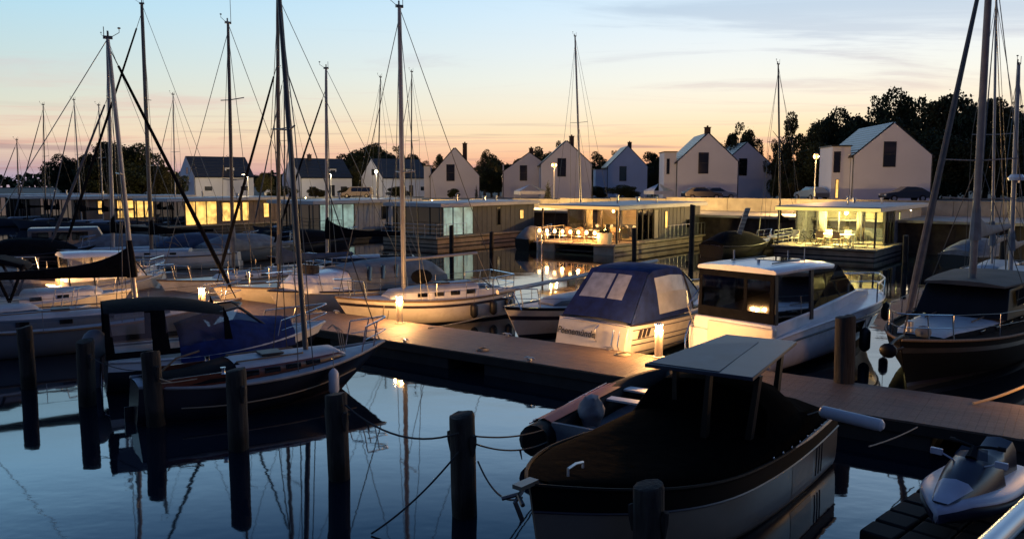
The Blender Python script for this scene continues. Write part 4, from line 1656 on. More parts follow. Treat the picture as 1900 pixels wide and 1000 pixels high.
# ================================================================== BOATS
class Hull:
    def __init__(s, L, B, zs=.9, zm=.8, zb=1.2, tr=.8, tm=.42, p=2.2, rake=.7, srake=.15, draft=.35, vee=1.0, n=20):
        s.__dict__.update(locals())

    def half(s, t):
        if t < s.tm:
            a = t / s.tm
            return s.B / 2 * (s.tr + (1 - s.tr) * sin(a * pi / 2))
        a = (t - s.tm) / (1 - s.tm)
        return max(.015, s.B / 2 * (1 - a ** s.p))

    def sheer(s, t):
        a = 2 * (s.zs + s.zb - 2 * s.zm)
        b = s.zb - s.zs - a
        return a * t * t + b * t + s.zs

    def pt(s, t, u, side=1, out=0):
        zs = s.sheer(t)
        z = lerp(-s.draft, zs, u)
        k = lerp(5.2, 1.2, t ** 1.8) * s.vee
        y = (s.half(t) + out) * (1 - (1 - u) ** k)
        if u == 0:
            y = 0
        x = -s.L / 2 + t * (s.L - s.rake * (1 - u) ** 1.0) + s.srake * (1 - u) * (1 - t)
        return Vector((x, side * y, z))

    def tx(s, x):
        return (x + s.L / 2) / s.L

    def halfx(s, x):
        return s.half(s.tx(x))

    def zx(s, x):
        return s.sheer(s.tx(x))

    def build(s, root, m_top, m_stripe=M_stripe, m_bot=M_antifoul, bands=None, deck=M_deck, rail_m=None, rail_r=.035, camber=.06, rub=True):
        us = [0, .15, .28, .34, .42, .55, .70, .80, .88, .94, 1.0]
        n = s.n
        mats = [m_top, m_stripe, m_bot] + [b[2] for b in (bands or [])]

        def mf(i, k):
            if k < 0:
                return 0
            kk = k if k < len(us) - 1 else 2 * (len(us) - 1) - 1 - k
            u = (us[kk] + us[kk + 1]) / 2
            if u < .28:
                return 2
            if u < .34:
                return 1
            for j, (a, b, mm) in enumerate(bands or []):
                if a < u < b:
                    return 3 + j
            return 0
        rings = []
        ts = [1 - (1 - i / n) ** 1.0 for i in range(n + 1)]
        ts = ts[:-1] + [.985, 1.0]
        for t in ts:
            rg = [s.pt(t, u, 1) for u in us[::-1]] + [s.pt(t, u, -1) for u in us[1:]]
            rings.append(rg)
        mb = MB()
        nn = len(us)

        def mf2(i, k):
            if k < 0:
                return 0
            kk = nn - 2 - k if k < nn - 1 else k - (nn - 1)
            u = (us[kk] + us[kk + 1]) / 2
            if u < .28:
                return 2
            if u < .34:
                return 1
            for j, (a, b, mm) in enumerate(bands or []):
                if a < u < b:
                    return 3 + j
            return 0
        mb.loft(rings, mf=mf2)
        s.hull_obj = mb.build('hull', mats, root, smooth=35)
        # deck
        rg = []
        for t in ts:
            h = s.half(t)
            z = s.sheer(t) - .03
            x = s.pt(t, 1).x
            rg.append([(x, h * y, z + camber * (1 - y * y)) for y in (-.985, -.6, 0, .6, .985)])
        mb = MB()
        mb.loft(rg, caps=False)
        mb.build('deck', deck, root, smooth=60)
        if rub:
            mb = MB()
            for sd in (1, -1):
                mb.tube([s.pt(t, 1, sd, .012) + Vector((0, 0, .0)) for t in ts], rail_r, 6)
            mb.build('toe_rail', rail_m or M_teak, root)
        return s


def boat_root(label, stern, bow, cat='boat', group='boats moored in the marina', name='sailboat', z=0):
    a = Vector((stern.x, stern.y, 0))
    b = Vector((bow.x, bow.y, 0))
    r_ = empty(name, label, cat, (a + b) / 2 + Vector((0, 0, z)), atan2((b - a).y, (b - a).x), group)
    r_['_len'] = (b - a).length
    L = (b - a).length
    del r_['_len']
    return r_, L


def coachroof(root, h, x0, x1, hw, ht, m=M_white, name='coachroof', wins=4, winm=M_win, top=M_deck, taper=.6, wz=.5, z_off=0, wl=.35, round_win=False):
    """rounded cabin trunk between x0 (aft) and x1 (forward)"""
    rings = []
    n = 12
    prof_ = [(-1, 0), (-.985, .45), (-.93, .78), (-.78, .95), (-.4, 1.04), (0, 1.07), (.4, 1.04), (.78, .95), (.93, .78), (.985, .45), (1, 0)]
    for i in range(n + 1):
        t = i / n
        x = lerp(x0, x1, t)
        w = hw * (1 - (1 - taper) * t ** 2)
        hh = ht * (1 - .35 * t ** 2)
        if i == n:
            hh *= .45
            w *= .9
        zb = h.zx(x) - .05 + z_off
        rings.append([(x + (.0 if i else -.0), y * w, zb + z * hh) for y, z in prof_])
    mb = MB()
    mb.loft(rings, mf=lambda i, k: 1 if 2 <= k <= 7 else 0)
    o = mb.build(name, [m, top], root, smooth=45)
    for sd in (-1, 1):
        for k in range(wins):
            t = (k + .6) / (wins + .6) * .85
            x = lerp(x0, x1, t)
            w = hw * (1 - (1 - taper) * t ** 2)
            hh = ht * (1 - .35 * t ** 2)
            zb = h.zx(x) - .05 + hh * wz + z_off
            dw = -hw * (1 - taper) * 2 * t / (x1 - x0)
            mb = MB()
            ang = math.atan(dw) * sd
            if round_win:
                R = Matrix.Rotation(ang, 3, 'Z')
                mb.tube([Vector((x, sd * w * .95, zb)), Vector((x, sd * (w * .985 + .02), zb))], wl * .4, 10)
            else:
                mb.box((x, sd * (w * .985 - .0), zb), (wl, .045, hh * .34), ang)
            mb.build('window', winm, o, bevel=.012 if not round_win else 0)
    return o


def rig(root, h, mx, top_world, base_z=None, r=.065, m=M_alu, furl=True, furl_r=.07, boom=True, boom_len=3.0, cover=M_dk, spreaders=(.55,), boom_z=1.0,
        furl_top=.97, stay_x=None, shrouds=True, masthead=True, cover_h=.22, backstay=True, furl_m=M_sail, ant=.5, boom_cover=True):
    """mast stepped at local x=mx; its top is given in world space"""
    bz = h.zx(mx) if base_z is None else base_z
    bpy.context.view_layer.update()
    inv = root.matrix_world.inverted()
    T = inv @ top_world
    Bp = Vector((mx, 0, bz - .05))
    ax = (T - Bp).normalized()
    Lm = (T - Bp).length
    mb = MB()
    mb.tube([Bp, Bp + ax * Lm * .6, Bp + ax * Lm * .93, T], [r, r, r * .85, r * .7], 10)
    mast = mb.build('mast', m, root)
    for f in spreaders:
        mb = MB()
        c = Bp + ax * Lm * f
        sw = min(.95, Lm * .085)
        mb.tube([c + Vector((-.12, -sw, .05)), c, c + Vector((-.12, sw, .05))], .022, 6)
        mb.build('spreader', m, mast)
    if masthead:
        mb = MB()
        mb.box(T + Vector((0, 0, .03)), (.26, .09, .09))
        mb.tube([T + Vector((-.1, .06, 0)), T + Vector((-.1, .06, ant + .1))], .012, 5)
        mb.tube([T + Vector((.1, 0, .05)), T + Vector((.32, .0, .2)), T + Vector((.32, .0, .30))], .010, 5)
        mb.ell(T + Vector((.32, 0, .33)), (.05, .05, .03), 6, 4)
        mb.tube([T + Vector((0, -.04, .05)), T + Vector((0, -.04, .22))], .03, 6)
        mb.build('masthead_fitting', M_wire, mast)
    bow = h.pt(.98, 1) + Vector((0, 0, .06))
    if stay_x is not None:
        bow = Vector((stay_x, 0, h.zx(stay_x) + .1))
    bow.y = 0
    st = Bp + ax * Lm * furl_top
    mb = MB()
    if furl:
        a = bow.lerp(st, .05)
        b = bow.lerp(st, .93)
        pts = [a.lerp(b, i / 10) for i in range(11)]
        mb.tube([bow, a], .02, 6)
        mb.tube(pts, [furl_r * (.7 if i in (0,) else 1.05 - .055 * i) for i in range(11)], 8)
        mb.tube([b, st], .015, 5)
        mb.build('furled_jib', furl_m, root)
    else:
        mb.tube([bow, st], .014, 5)
        mb.build('forestay', M_wire, root)
    if backstay:
        mb = MB()
        mb.tube([T, Vector((-h.L / 2 + .1, 0, h.zs))], .013, 5)
        mb.build('backstay', M_wire, root)
    if shrouds:
        for sd in (-1, 1):
            f = spreaders[0] if spreaders else .55
            c = Bp + ax * Lm * f + Vector((-.12, sd * min(.95, Lm * .085), .05))
            hy = h.halfx(mx - .15) * .93
            mb = MB()
            mb.tube([(mx - .15, sd * hy, h.zx(mx)), c, Bp + ax * Lm * .96], .012, 5)
            mb.build('shroud', M_wire, root)
            mb = MB()
            mb.tube([(mx - .5, sd * hy, h.zx(mx)), Bp + ax * Lm * f], .012, 5)
            mb.build('shroud', M_wire, root)
    if boom:
        b0 = Bp + ax * (boom_z / ax.z) + Vector((-.06, 0, 0))
        b1 = b0 + Vector((-boom_len, 0, .12))
        mb = MB()
        mb.tube([b0, b1], .05, 8)
        bm__ = mb.build('boom', m, root)
        mb = MB()
        if boom_cover:
            rings = []
            for i in range(11):
                t = i / 10
                c = b0.lerp(b1, t * .98)
                hh = cover_h * (1.0 - .62 * t) + (.55 * cover_h * (1 - t) ** 5 * 3)
                ww = .15 * (1 - .45 * t)
                rings.append([c + Vector((0, ww * cos(a * pi / 5), (hh if sin(a * pi / 5) > 0 else .09) * sin(a * pi / 5))) for a in range(10)])
            mb.loft(rings, closed=True)
            # collar up the mast
            mb.tube([b0 + Vector((.04, 0, -.1)), b0 + ax * .5 + Vector((.05, 0, 0)), b0 + ax * 1.05 + Vector((.05, 0, 0))], [.16, .13, .085], 8)
            mb.build('sail_cover', cover, bm__)
        mb = MB()
        mb.tube([b1, Vector((-h.L / 2 + .5, 0, h.zs + .1))], .014, 5)
        mb.build('mainsheet', M_rope, root)
    return T, Bp


def pulpit(root, h, t0=.86, z=.62, aft=False, name=None, m=M_steel, r=.016):
    mb = MB()
    ts = [t0, (t0 + 1) / 2, .985] if not aft else [.16, .07, .01]
    top = []
    for sd in (1, -1):
        P = [h.pt(t, 1, sd) for t in ts]
        for i, p_ in enumerate(P):
            p2 = Vector((p_.x + (.12 if not aft else -.05), p_.y * .96, p_.z + z))
            if i < 2 or aft:
                mb.tube([p_, p2], r, 6)
            (P2 := [])
        PP = [Vector((p_.x + (.12 if not aft else -.05), p_.y * .96, p_.z + z)) for p_ in P]
        top.append(PP)
    line = top[0] + top[1][::-1]
    mb.tube(line, r * 1.15, 6)
    mb.tube([(a - Vector((0, 0, z * .5))) for a in line], r * .8, 6)
    return mb.build(name or ('pulpit' if not aft else 'pushpit'), m, root)


def lifelines(root, h, t0=.16, t1=.86, z=.6, n=4):
    for sd in (1, -1):
        mb = MB()
        pp = []
        for i in range(n + 1):
            t = lerp(t0, t1, i / n)
            p_ = h.pt(t, 1, sd) * 1.0
            p_.y *= .97
            mb.tube([p_, p_ + Vector((0, 0, z))], .012, 5)
            pp.append(p_)
        mb.build('stanchion', M_steel, root)
        mb = MB()
        mb.tube([p_ + Vector((0, 0, z)) for p_ in pp], .007, 4)
        mb.tube([p_ + Vector((0, 0, z * .5)) for p_ in pp], .006, 4)
        mb.build('guard_wire', M_wire, root)


def cockpit(root, h, x0, x1, hw, m=M_white, floor=M_teak, ht=.22):
    mb = MB()
    za = h.zx(x0) + .02
    zb = h.zx(x1) + .02
    for sd in (-1, 1):
        mb.loft([[(x0, sd * hw, za - .05), (x0, sd * (hw + .1), za - .05), (x0, sd * (hw + .08), za + ht * .6), (x0, sd * (hw + .02), za + ht * .6)],
                 [(x1, sd * hw, zb - .05), (x1, sd * (hw + .1), zb - .05), (x1, sd * (hw + .08), zb + ht), (x1, sd * (hw + .02), zb + ht)]], closed=True)
    mb.bb(x0 - .08, x0, -hw - .08, hw + .08, za - .05, za + ht * .6)
    mb.build('cockpit_coaming', m, root)
    mb = MB()
    mb.bb(x0 + .01, x1, -hw + .01, hw - .01, za - .03, za + .035)
    mb.build('cockpit_bench', floor, root)
    mb = MB()
    mb.tube([(x0 + .1, 0, za + .1), (x0 + .5, 0, za + .42), (x0 + 1.0, .1, za + .5)], .022, 6)
    mb.build('tiller', M_teak, root)


def fender(loc, label, m=M_fend, l=.55, r=.11, ang=(0, 0, 0), group='fenders', hang=.4):
    o = empty('fender', label, 'fender', loc, 0, group)
    o.rotation_euler = ang
    mb = MB()
    mb.tube([(0, 0, -l / 2), (0, 0, -l / 2 + .05), (0, 0, -l / 2 + .12), (0, 0, l / 2 - .12), (0, 0, l / 2 - .05), (0, 0, l / 2)], [.03, r * .7, r, r, r * .7, .03], 12)
    mb.build('body', m, o)
    mb = MB()
    mb.tube([(0, 0, l / 2), (0, 0, l / 2 + hang)], .009, 5)
    mb.build('lanyard', M_rope, o)
    return o


def fender_on(root, h, t, sd, label, drop=.45, **k):
    bpy.context.view_layer.update()
    p_ = h.pt(t, 1, sd, .13) + Vector((0, 0, -drop))
    return fender(root.matrix_world @ p_, label, **k)


def hatch(root, c, d, m=M_smoke):
    mb = MB()
    mb.box(c, d)
    return mb.build('hatch', M_frame, root, bevel=.01)


def winch(root, p_):
    mb = MB()
    p_ = Vector(p_)
    mb.tube([p_, p_ + Vector((0, 0, .06)), p_ + Vector((0, 0, .14))], [.07, .045, .06], 10)
    mb.build('winch', M_steel, root)


def sailboat(label, stern, bow, mast_px=None, top_px=None, B=None, hullm=M_white, zs=.85, zm=.75, zb=1.1, cab=(.28, .72), cab_w=.6, cab_h=.38, deck=M_deck,
             wins=4, stripe=M_stripe, mast_t=None, far=False, bands=None, tr=.72, coach_m=None, rig_k=None, lines=True, cp=True, rail_m=None, group='sailboats moored in the marina', rake=.9,
             bot=M_antifoul):
    root, L = boat_root(label, stern, bow, 'sailboat', group, 'sailboat')
    B = B or L * .33
    h = Hull(L, B, zs, zm, zb, tr=tr, rake=rake, srake=-.1)
    h.build(root, hullm, stripe, m_bot=bot, bands=bands, deck=deck, rail_m=rail_m)
    x0, x1 = -L / 2 + cab[0] * L, -L / 2 + cab[1] * L
    coachroof(root, h, x0, x1, B / 2 * cab_w, cab_h, m=coach_m or hullm, wins=wins if not far else 2, taper=.55)
    if cp:
        cockpit(root, h, -L / 2 + .06 * L, x0, B / 2 * cab_w * .9, m=coach_m or hullm)
    if top_px:
        # step the mast where the axis meets the given picture column
        a, b = Vector((stern.x, stern.y)), Vector((bow.x, bow.y))
        best = min((i / 200 for i in range(30, 190)), key=lambda t: abs((lambda P: 950 + 1500 * P.x / (P.y * cos(TH) + (H - 1.0) * sin(TH)))(a.lerp(b, t)) - mast_px))
        if mast_t:
            best = mast_t
        P = a.lerp(b, best)
        T = D(top_px[0], top_px[1], P.y)
        mx = -L / 2 + best * L
        inside = x0 < mx < x1
        k = dict(rig_k or {})
        rig(root, h, mx, T, base_z=h.zx(mx) + (cab_h * .8 if inside else 0), **k)
    if not far:
        pulpit(root, h)
        if lines:
            pulpit(root, h, aft=True)
            lifelines(root, h)
        hatch(root, (lerp(x0, x1, .35), 0, h.zx(lerp(x0, x1, .35)) + cab_h * 1.0), (.5, .5, .05))
        for sd in (-1, 1):
            winch(root, (x0 - .3, sd * (B / 2 * cab_w * .9 + .05), h.zx(x0) + .2))
        mb = MB()
        mb.tube([(x0 + .05, -B * .2, h.zx(x0) + cab_h * .95), (x0 + (x1 - x0) * .6, -B * .17, h.zx(x0) + cab_h * .98)], .02, 6)
        mb.tube([(x0 + .05, B * .2, h.zx(x0) + cab_h * .95), (x0 + (x1 - x0) * .6, B * .17, h.zx(x0) + cab_h * .98)], .02, 6)
        mb.build('grab_rail', M_teak, root)
    mb = MB()
    mb.box((-L / 2 - .10, 0, -.05), (.24, .045, .7))
    mb.build('rudder', hullm, root)
    return root, h


def near_axis(bow, L, deg):
    """stern point for a bow point and heading from stern to bow"""
    a = radians(deg)
    return bow - Vector((cos(a) * L, sin(a) * L, 0))


# ---- dark sailboat in the near row -----------------------------------
bow = W(712, 634, 1.02)
stern = near_axis(bow, 5.7, 34)
sbD, hD = sailboat('dark hulled sailboat with mahogany cabin and grey deck in the near row', stern, bow, 567, (517, -22), B=2.15, hullm=M_navy, zs=.80, zm=.72, zb=1.05,
                   cab=(.34, .80), cab_w=.66, cab_h=.38, coach_m=M_mahog, wins=4, stripe=M_stripe, tr=.5,
                   rig_k=dict(r=.062, m=M_dkalu, furl=False, boom=False, spreaders=(.62,), cover_h=.2, ant=.3, backstay=False, furl_top=.80), lines=False, rail_m=mat('pale_rail', (.30, .29, .28), rough=.5, var=.2),
                   bands=[(.75, .82, M_navy)], rake=1.5)
fender_on(sbD, hD, .70, -1, 'white cylinder fender on the side of the dark sailboat', drop=.35, m=M_fend, l=.62, r=.12)
mb = MB()
mb.tube([hD.pt(t, .62, -1, .02) for t in [i / 20 for i in range(3, 20)]], .018, 5)
mb.build('boot_line', mat('tan_line', (.22, .17, .11), rough=.6), sbD)
mb = MB()
mb.loft([[(-2.7, -.5, .8), (-2.7, -.3, .86), (-2.7, .3, .86), (-2.7, .5, .8)], [(-1.7, -.80, .76), (-1.7, -.5, .88), (-1.7, .5, .88), (-1.7, .80, .76)], [(-.85, -.80, .76), (-.85, -.5, 1.04), (-.85, .5, 1.04), (-.85, .80, .76)], [(-.6, -.76, .8), (-.6, -.4, .96), (-.6, .4, .96), (-.6, .76, .8)]], caps=False)
mb.build('cockpit_cover', M_dk, sbD, smooth=60)
mb = MB()
for k in range(3):
    mb.tube([(1.55 + .05 * k, -.45, 1.0), (1.5 + .05 * k, -.40, 1.5), (1.45, -.2, 1.62), (1.4, 0, 1.5)], .012, 5)
mb.build('halyard_loop', M_rope, sbD)

# ---- blue covered motorboat with dark awning --------------------------
bow = W(603, 606, 1.12)
stern = Vector((-9.9, 19.4, 0))
bow = W(603, 606, 1.0)
mbL, L = boat_root('white motorboat with dark bimini awning and blue foredeck cover in the near row', stern, bow, 'motorboat', name='motorboat')
hL = Hull(L, 2.6, .80, .82, 1.15, tr=.86, rake=1.0, srake=-.1, vee=.9)
hL.build(mbL, M_navy, M_stripe, bands=[(.84, 1.0, M_white)], rail_m=M_fend)
coachroof(mbL, hL, -.2, L / 2 - 1.2, .98, .42, wins=2, taper=.5)
# blue cover on the near side and foredeck
rings = []
for i in range(13):
    t = i / 12
    x = lerp(-1.15, L / 2 - 1.0, t)
    hw = min(hL.halfx(x) * 1.04, 1.36)
    zt = hL.zx(x) + .60 + .20 * sin(pi * min(1, t * 1.4)) - .25 * t ** 3
    rings.append([(x, -hw - .03, hL.zx(x) - .26 + .05 * sin(9 * t)), (x, -hw * .98, hL.zx(x) + .12), (x, -hw * .7, zt - .15), (x, -hw * .3, zt), (x, hw * .15, zt + .02)])
mb = MB()
mb.loft(rings, caps=False)
cv = mb.build('foredeck_cover', M_bluecanvas, mbL, smooth=60)
# windscreen and bimini
mb = MB()
for sd in (-1, 1):
    mb.poly([(-.2, sd * 1.0, hL.zx(0) + .15), (1.05, sd * .55, hL.zx(0) + .42), (.35, sd * .5, hL.zx(0) + .95), (-.6, sd * .92, hL.zx(0) + .85)])
mb.poly([(1.05, -.55, hL.zx(0) + .42), (1.05, .55, hL.zx(0) + .42), (.35, .5, hL.zx(0) + .95), (.35, -.5, hL.zx(0) + .95)])
mb.build('windscreen', M_vinyl, mbL, smooth=0)
mb = MB()
mb.tube([(-.6, -.95, hL.zx(0) + .86), (.35, -.52, hL.zx(0) + .97), (.5, 0, hL.zx(0) + .99), (.35, .52, hL.zx(0) + .97), (-.6, .95, hL.zx(0) + .86)], .03, 6)
mb.tube([(.35, -.52, hL.zx(0) + .97), (1.05, -.57, hL.zx(0) + .42)], .03, 6)
mb.tube([(.35, .52, hL.zx(0) + .97), (1.05, .57, hL.zx(0) + .42)], .03, 6)
mb.build('windscreen_frame', M_frame, mbL)
rings = []
for i in range(9):
    t = i / 8
    x = lerp(-2.75, .0, t)
    z = 2.16 - .38 * t ** 2.6 - .10 * (1 - t) ** 2
    rings.append([(x, y * 1.1, z - .16 * abs(y) ** 2.5) for y in (-1, -.8, -.4, 0, .4, .8, 1)])
mb = MB()
mb.loft(rings, caps=False)
for sd in (-1, 1):
    for (xa, xb) in ((-2.75, -2.64), (-1.75, -1.45), (-.12, .0)):
        mb.poly([(xa, sd * 1.1, 1.95), (xb, sd * 1.1, 1.93 if xb < 0 else 1.65), (xb + .1, sd * 1.2, .92), (xa + .0, sd * 1.2, .88)])
    mb.poly([(-2.75, sd * 1.18, 1.02), (.0, sd * 1.18, 1.02), (.0, sd * 1.2, .9), (-2.75, sd * 1.2, .86)])
mb.build('bimini', M_dk, mbL, smooth=60)
mb = MB()
for sd in (-1, 1):
    for (xa, xb) in ((-2.63, -1.76), (-1.44, -.13)):
        mb.poly([(xa, sd * 1.115, 1.95), (xb, sd * 1.115, 1.90 if xb < -1 else 1.72), (xb, sd * 1.178, 1.03), (xa, sd * 1.178, 1.03)])
mb.build('side_window', M_vinyl, mbL, smooth=0)
pulpit(mbL, hL, t0=.72, z=.5)
mb = MB()
mb.ell((-L / 2 - .25, 0, 1.05), (.3, .28, .38), 12, 8)
mb.tube([(-L / 2 - .25, 0, .9), (-L / 2 - .28, 0, -.4)], [.15, .09], 8)
mb.build('outboard_engine', M_greycanvas, mbL)
# ladder at the stern
mb = MB()
for sg in (-.22, .22):
    mb.tube([(-L / 2 - .12, .7 + sg, -.1), (-L / 2 - .14, .7 + sg, .9), (-L / 2 + .1, .7 + sg, 1.05)], .018, 6)
for k in range(3):
    mb.tube([(-L / 2 - .13, .48, .15 + k * .28), (-L / 2 - .13, .92, .15 + k * .28)], .014, 6)
mb.build('boarding_ladder', M_steel, mbL)

# ---- far left near-row boats ------------------------------------------
bow = Vector((-9.0, 27.0, 0))
stern = near_axis(bow, 8.6, 30)
sbF, hF = sailboat('grey blue sailboat with black stowed mainsail at the left edge of the near row', stern + Vector((0, -.4, 0)), bow + Vector((0, -.4, 0)), 254, (200, 72), B=2.7, hullm=M_bluegrey, cab=(.2, .74), cab_h=.45,
                   wins=3, rig_k=dict(r=.07, boom_len=3.9, boom_z=1.0, cover=M_dk, cover_h=.34, furl=True, furl_m=M_dk, furl_r=.075, spreaders=(.5,), ant=.25))
bow = Vector((-13.3, 25.2, 0))
stern = near_axis(bow, 6.8, 40)
mY, L = boat_root('pale motorboat hull with side windows at the left edge behind the slim pile', stern, bow, 'motorboat', name='motorboat')
h_ = Hull(L, 2.5, .85, .85, 1.1, tr=.86, rake=1.0)
h_.build(mY, M_bluegrey, rail_m=M_fend)
coachroof(mY, h_, -L / 2 + 1.8, L / 2 - 1.3, .95, .55, m=M_bluegrey, wins=3, taper=.6)
cockpit(mY, h_, -L / 2 + .3, -L / 2 + 1.8, .9, m=M_bluegrey)
pulpit(mY, h_)
mb = MB()
mb.ell((-L / 2 - .25, 0, .95), (.28, .25, .36), 12, 8)
mb.tube([(-L / 2 - .25, 0, .8), (-L / 2 - .28, 0, -.4)], [.13, .08], 8)
mb.build('outboard_engine', M_greycanvas, mY)
bow = Vector((-13.4, 28.2, 0))
stern = near_axis(bow, 8, 25)
mX, L = boat_root('white cabin boat with a dark canopy and lamplit windows at far left', stern, bow, 'motorboat', name='motorboat')
h_ = Hull(L, 2.7, .95, .95, 1.2, tr=.86, rake=1.0)
h_.build(mX, M_cream, rail_m=M_fend)
mb = MB()
mb.prof([(-3.4, 2.35, .95), (.2, 2.35, .95), (1.0, 2.1, .85), (.9, 2.25, .8), (.2, 2.5, .8), (-3.4, 2.5, .8)])
mb.build('canopy', M_dk, mX, bevel=.03)
for sd in (-1, 1):
    mb = MB()
    for xx in (-3.3, -2.2, -1.1, .0):
        mb.tube([(xx, sd * .95, 2.35), (xx + .45, sd * 1.05, 1.1)], .05, 6)
        mb.tube([(xx + .9, sd * .95, 2.3), (xx + .45, sd * 1.05, 1.1)], .05, 6)
    mb.build('canopy_frame', M_dk, mX)
mb = MB()
for sd in (-1, 1):
    mb.poly([(-3.3, sd * .97, 2.33), (.9, sd * .93, 2.15), (1.3, sd * .98, 1.15), (-3.3, sd * 1.06, 1.1)])
mb.build('side_window', M_vinyl, mX, smooth=0)
coachroof(mX, h_, .7, L / 2 - .9, .95, .4, wins=2)
pulpit(mX, h_)

mW, L = boat_root('motor cruiser with a white rounded hardtop beside the left bollard lamp', Vector((-18.6, 31.2, 0)), Vector((-14.4, 34.6, 0)), 'motorboat', name='motorboat')
h_ = Hull(L, 2.8, .95, .95, 1.3, tr=.86, rake=1.1)
h_.build(mW, M_cream, rail_m=M_fend)
mb = MB()
rings = []
for i in range(9):
    t = i / 8
    x = lerp(-2.2, 1.1, t)
    w = 1.15 * (1 - .35 * t ** 3)
    rings.append([(x, y * w, 2.35 + .13 * (1 - y * y) - .14 * t ** 3 + dz_) for y, dz_ in ((-1, 0), (-.97, .06), (-.5, .1), (0, .12), (.5, .1), (.97, .06), (1, 0))])
mb.loft(rings)
mb.build('hardtop', M_white, mW, smooth=60)
mb = MB()
for sd in (-1, 1):
    for xx in (-2.1, -1.0, .1):
        mb.tube([(xx, sd * 1.05, 2.35), (xx + .1, sd * 1.15, .95)], .04, 6)
    mb.tube([(.9, sd * .8, 2.3), (1.6, sd * .8, 1.3)], .04, 6)
mb.build('hardtop_frame', M_frame, mW)
mb = MB()
for sd in (-1, 1):
    mb.poly([(-2.1, sd * 1.06, 2.34), (.9, sd * .82, 2.3), (1.6, sd * .82, 1.3), (-2.0, sd * 1.16, 1.25)])
mb.poly([(.9, -.8, 2.3), (.9, .8, 2.3), (1.6, .8, 1.3), (1.6, -.8, 1.3)])
mb.build('cabin_window', M_vinyl, mW, smooth=0)
mb = MB()
mW.scale = (.8, .8, .85)
mb.prof([(-2.1, .9, 1.16), (-2.1, 1.26, 1.14), (1.65, 1.3, .85), (L / 2 - .6, 1.25, .3), (L / 2 - .6, 1.0, .3)])
mb.build('cabin', M_cream, mW, bevel=.04)
pulpit(mW, h_)

# ---- middle row behind the pier (bows towards the pier) ----------------
# S1 cream sloop
bow = W(621, 553, 1.05)
stern = W(932, 541, .80)
stern = bow + (stern - bow) * 1.0
sb1, h1 = sailboat('cream sailboat with tall mast, grey coachroof and black fenders in the middle', stern, bow, 750, (741, 14), B=2.6, hullm=M_cream, zs=.95, zm=.85, zb=1.08,
                   cab=(.22, .72), cab_w=.66, cab_h=.48, wins=4, coach_m=M_white, tr=.7, rig_k=dict(r=.085, furl=False, boom=True, boom_len=2.9, boom_z=1.0, boom_cover=False, spreaders=(.42,), cover=M_dk), bands=[(.84, .9, M_stripe)])
for t_, l_ in ((.30, 'dark oval fender aft on the cream sailboat in the middle'), (.06, 'dark fender at the stern of the cream sailboat in the middle'), (.17, 'dark ball fender between the two others of the cream sailboat')):
    fender_on(sb1, h1, t_, 1, l_, drop=.42, m=M_fendk, l=.55, r=.14)
p_ = h1.pt(.80, .72, 1, .03)
bpy.context.view_layer.update()
fl = empty('hanging_line', 'pale loop of line hanging on the bow of the cream sailboat', 'rope', sb1.matrix_world @ p_, sb1.rotation_euler.z)
mb = MB()
mb.tube([(0.09 * cos(a * pi / 8), .01, .30 * sin(a * pi / 8)) for a in range(17)], .016, 5, caps=False)
mb.build('line', M_rope, fl)
# grey tarp bundle by the mast foot
mb = MB()
mb.ell((.2, .3, 1.62), (.42, .3, .26), 10, 6)
mb.build('bundled_sail', M_dk, sb1)

# S2 white cabin motorboat
bow = W(497, 541, 1.12)
stern = bow + Vector((cos(radians(46)), sin(radians(46)), 0)) * 7.4
mb2, L = boat_root('cream cabin cruiser with round nosed cabin under a grey cover left of the cream sailboat', stern, bow, 'motorboat', name='motorboat')
h2 = Hull(L, 2.9, 1.0, .95, 1.15, tr=.85, rake=.9)
h2.build(mb2, M_cream, rail_m=M_stripe)
coachroof(mb2, h2, -L / 2 + 1.6, L / 2 - .9, 1.15, .85, m=M_white, wins=2, taper=.75, top=M_white, wz=.4, wl=.4)
rings = []
for i in range(9):
    t = i / 8
    x = lerp(-L / 2 + .1, .9, t)
    w = 1.28 * (1 - .1 * t)
    rings.append([(x, y * w, .95 + zz * (.95 - .12 * abs(2 * t - 1) ** 2 - .35 * (t < .1))) for y, zz in ((-1, 0), (-.97, .5), (-.75, .9), (0, 1.08), (.75, .9), (.97, .5), (1, 0))])
mb = MB()
mb.loft(rings)
mb.build('cockpit_cover', M_greycanvas, mb2, smooth=60)
for k in range(3):
    mb = MB()
    xa = .2 - k * .62
    mb.tube([(xa, 1.16, 1.30), (xa - .15, 1.02, 1.78)], .10, 6, flat=.5)
    mb.build('window', M_win, mb2)
pulpit(mb2, h2, t0=.78)

# S3
bow = W(393, 531, 1.1)
stern = bow + Vector((cos(radians(40)), sin(radians(40)), 0)) * 8.6
sb3, h3 = sailboat('cream sailboat with flat grey deck and tall thin mast left of the cabin cruiser', stern, bow, 517, (515, -8), B=2.8, hullm=M_cream, zs=.9, zm=.85, zb=1.1, cab=(.3, .68), cab_h=.3,
                   deck=M_bluegrey, rig_k=dict(r=.075, m=M_dkalu, furl=True, furl_m=M_dk, furl_r=.07, furl_top=.78, boom_len=3.2, cover=mat('faded_blue_cover', (.03, .05, .10), rough=.8, var=.3)), bands=[(.76, .82, M_stripe)], wins=3)
# S4
bow = W(292, 520, 1.0)
stern = bow + Vector((cos(radians(50)), sin(radians(50)), 0)) * 8.0
sb4, h4 = sailboat('grey sailboat with dark decks behind the twin lamp, bow towards the pier', stern, bow, 433, (423, 44), B=2.7, hullm=M_white, zs=.9, zm=.8, zb=1.0, cab=(.3, .68), cab_h=.3,
                   rig_k=dict(r=.075, m=M_dkalu, furl=False, boom_len=3.2, spreaders=(.38, .7), cover=M_greycanvas, ant=.9), wins=3, deck=M_bluegrey)
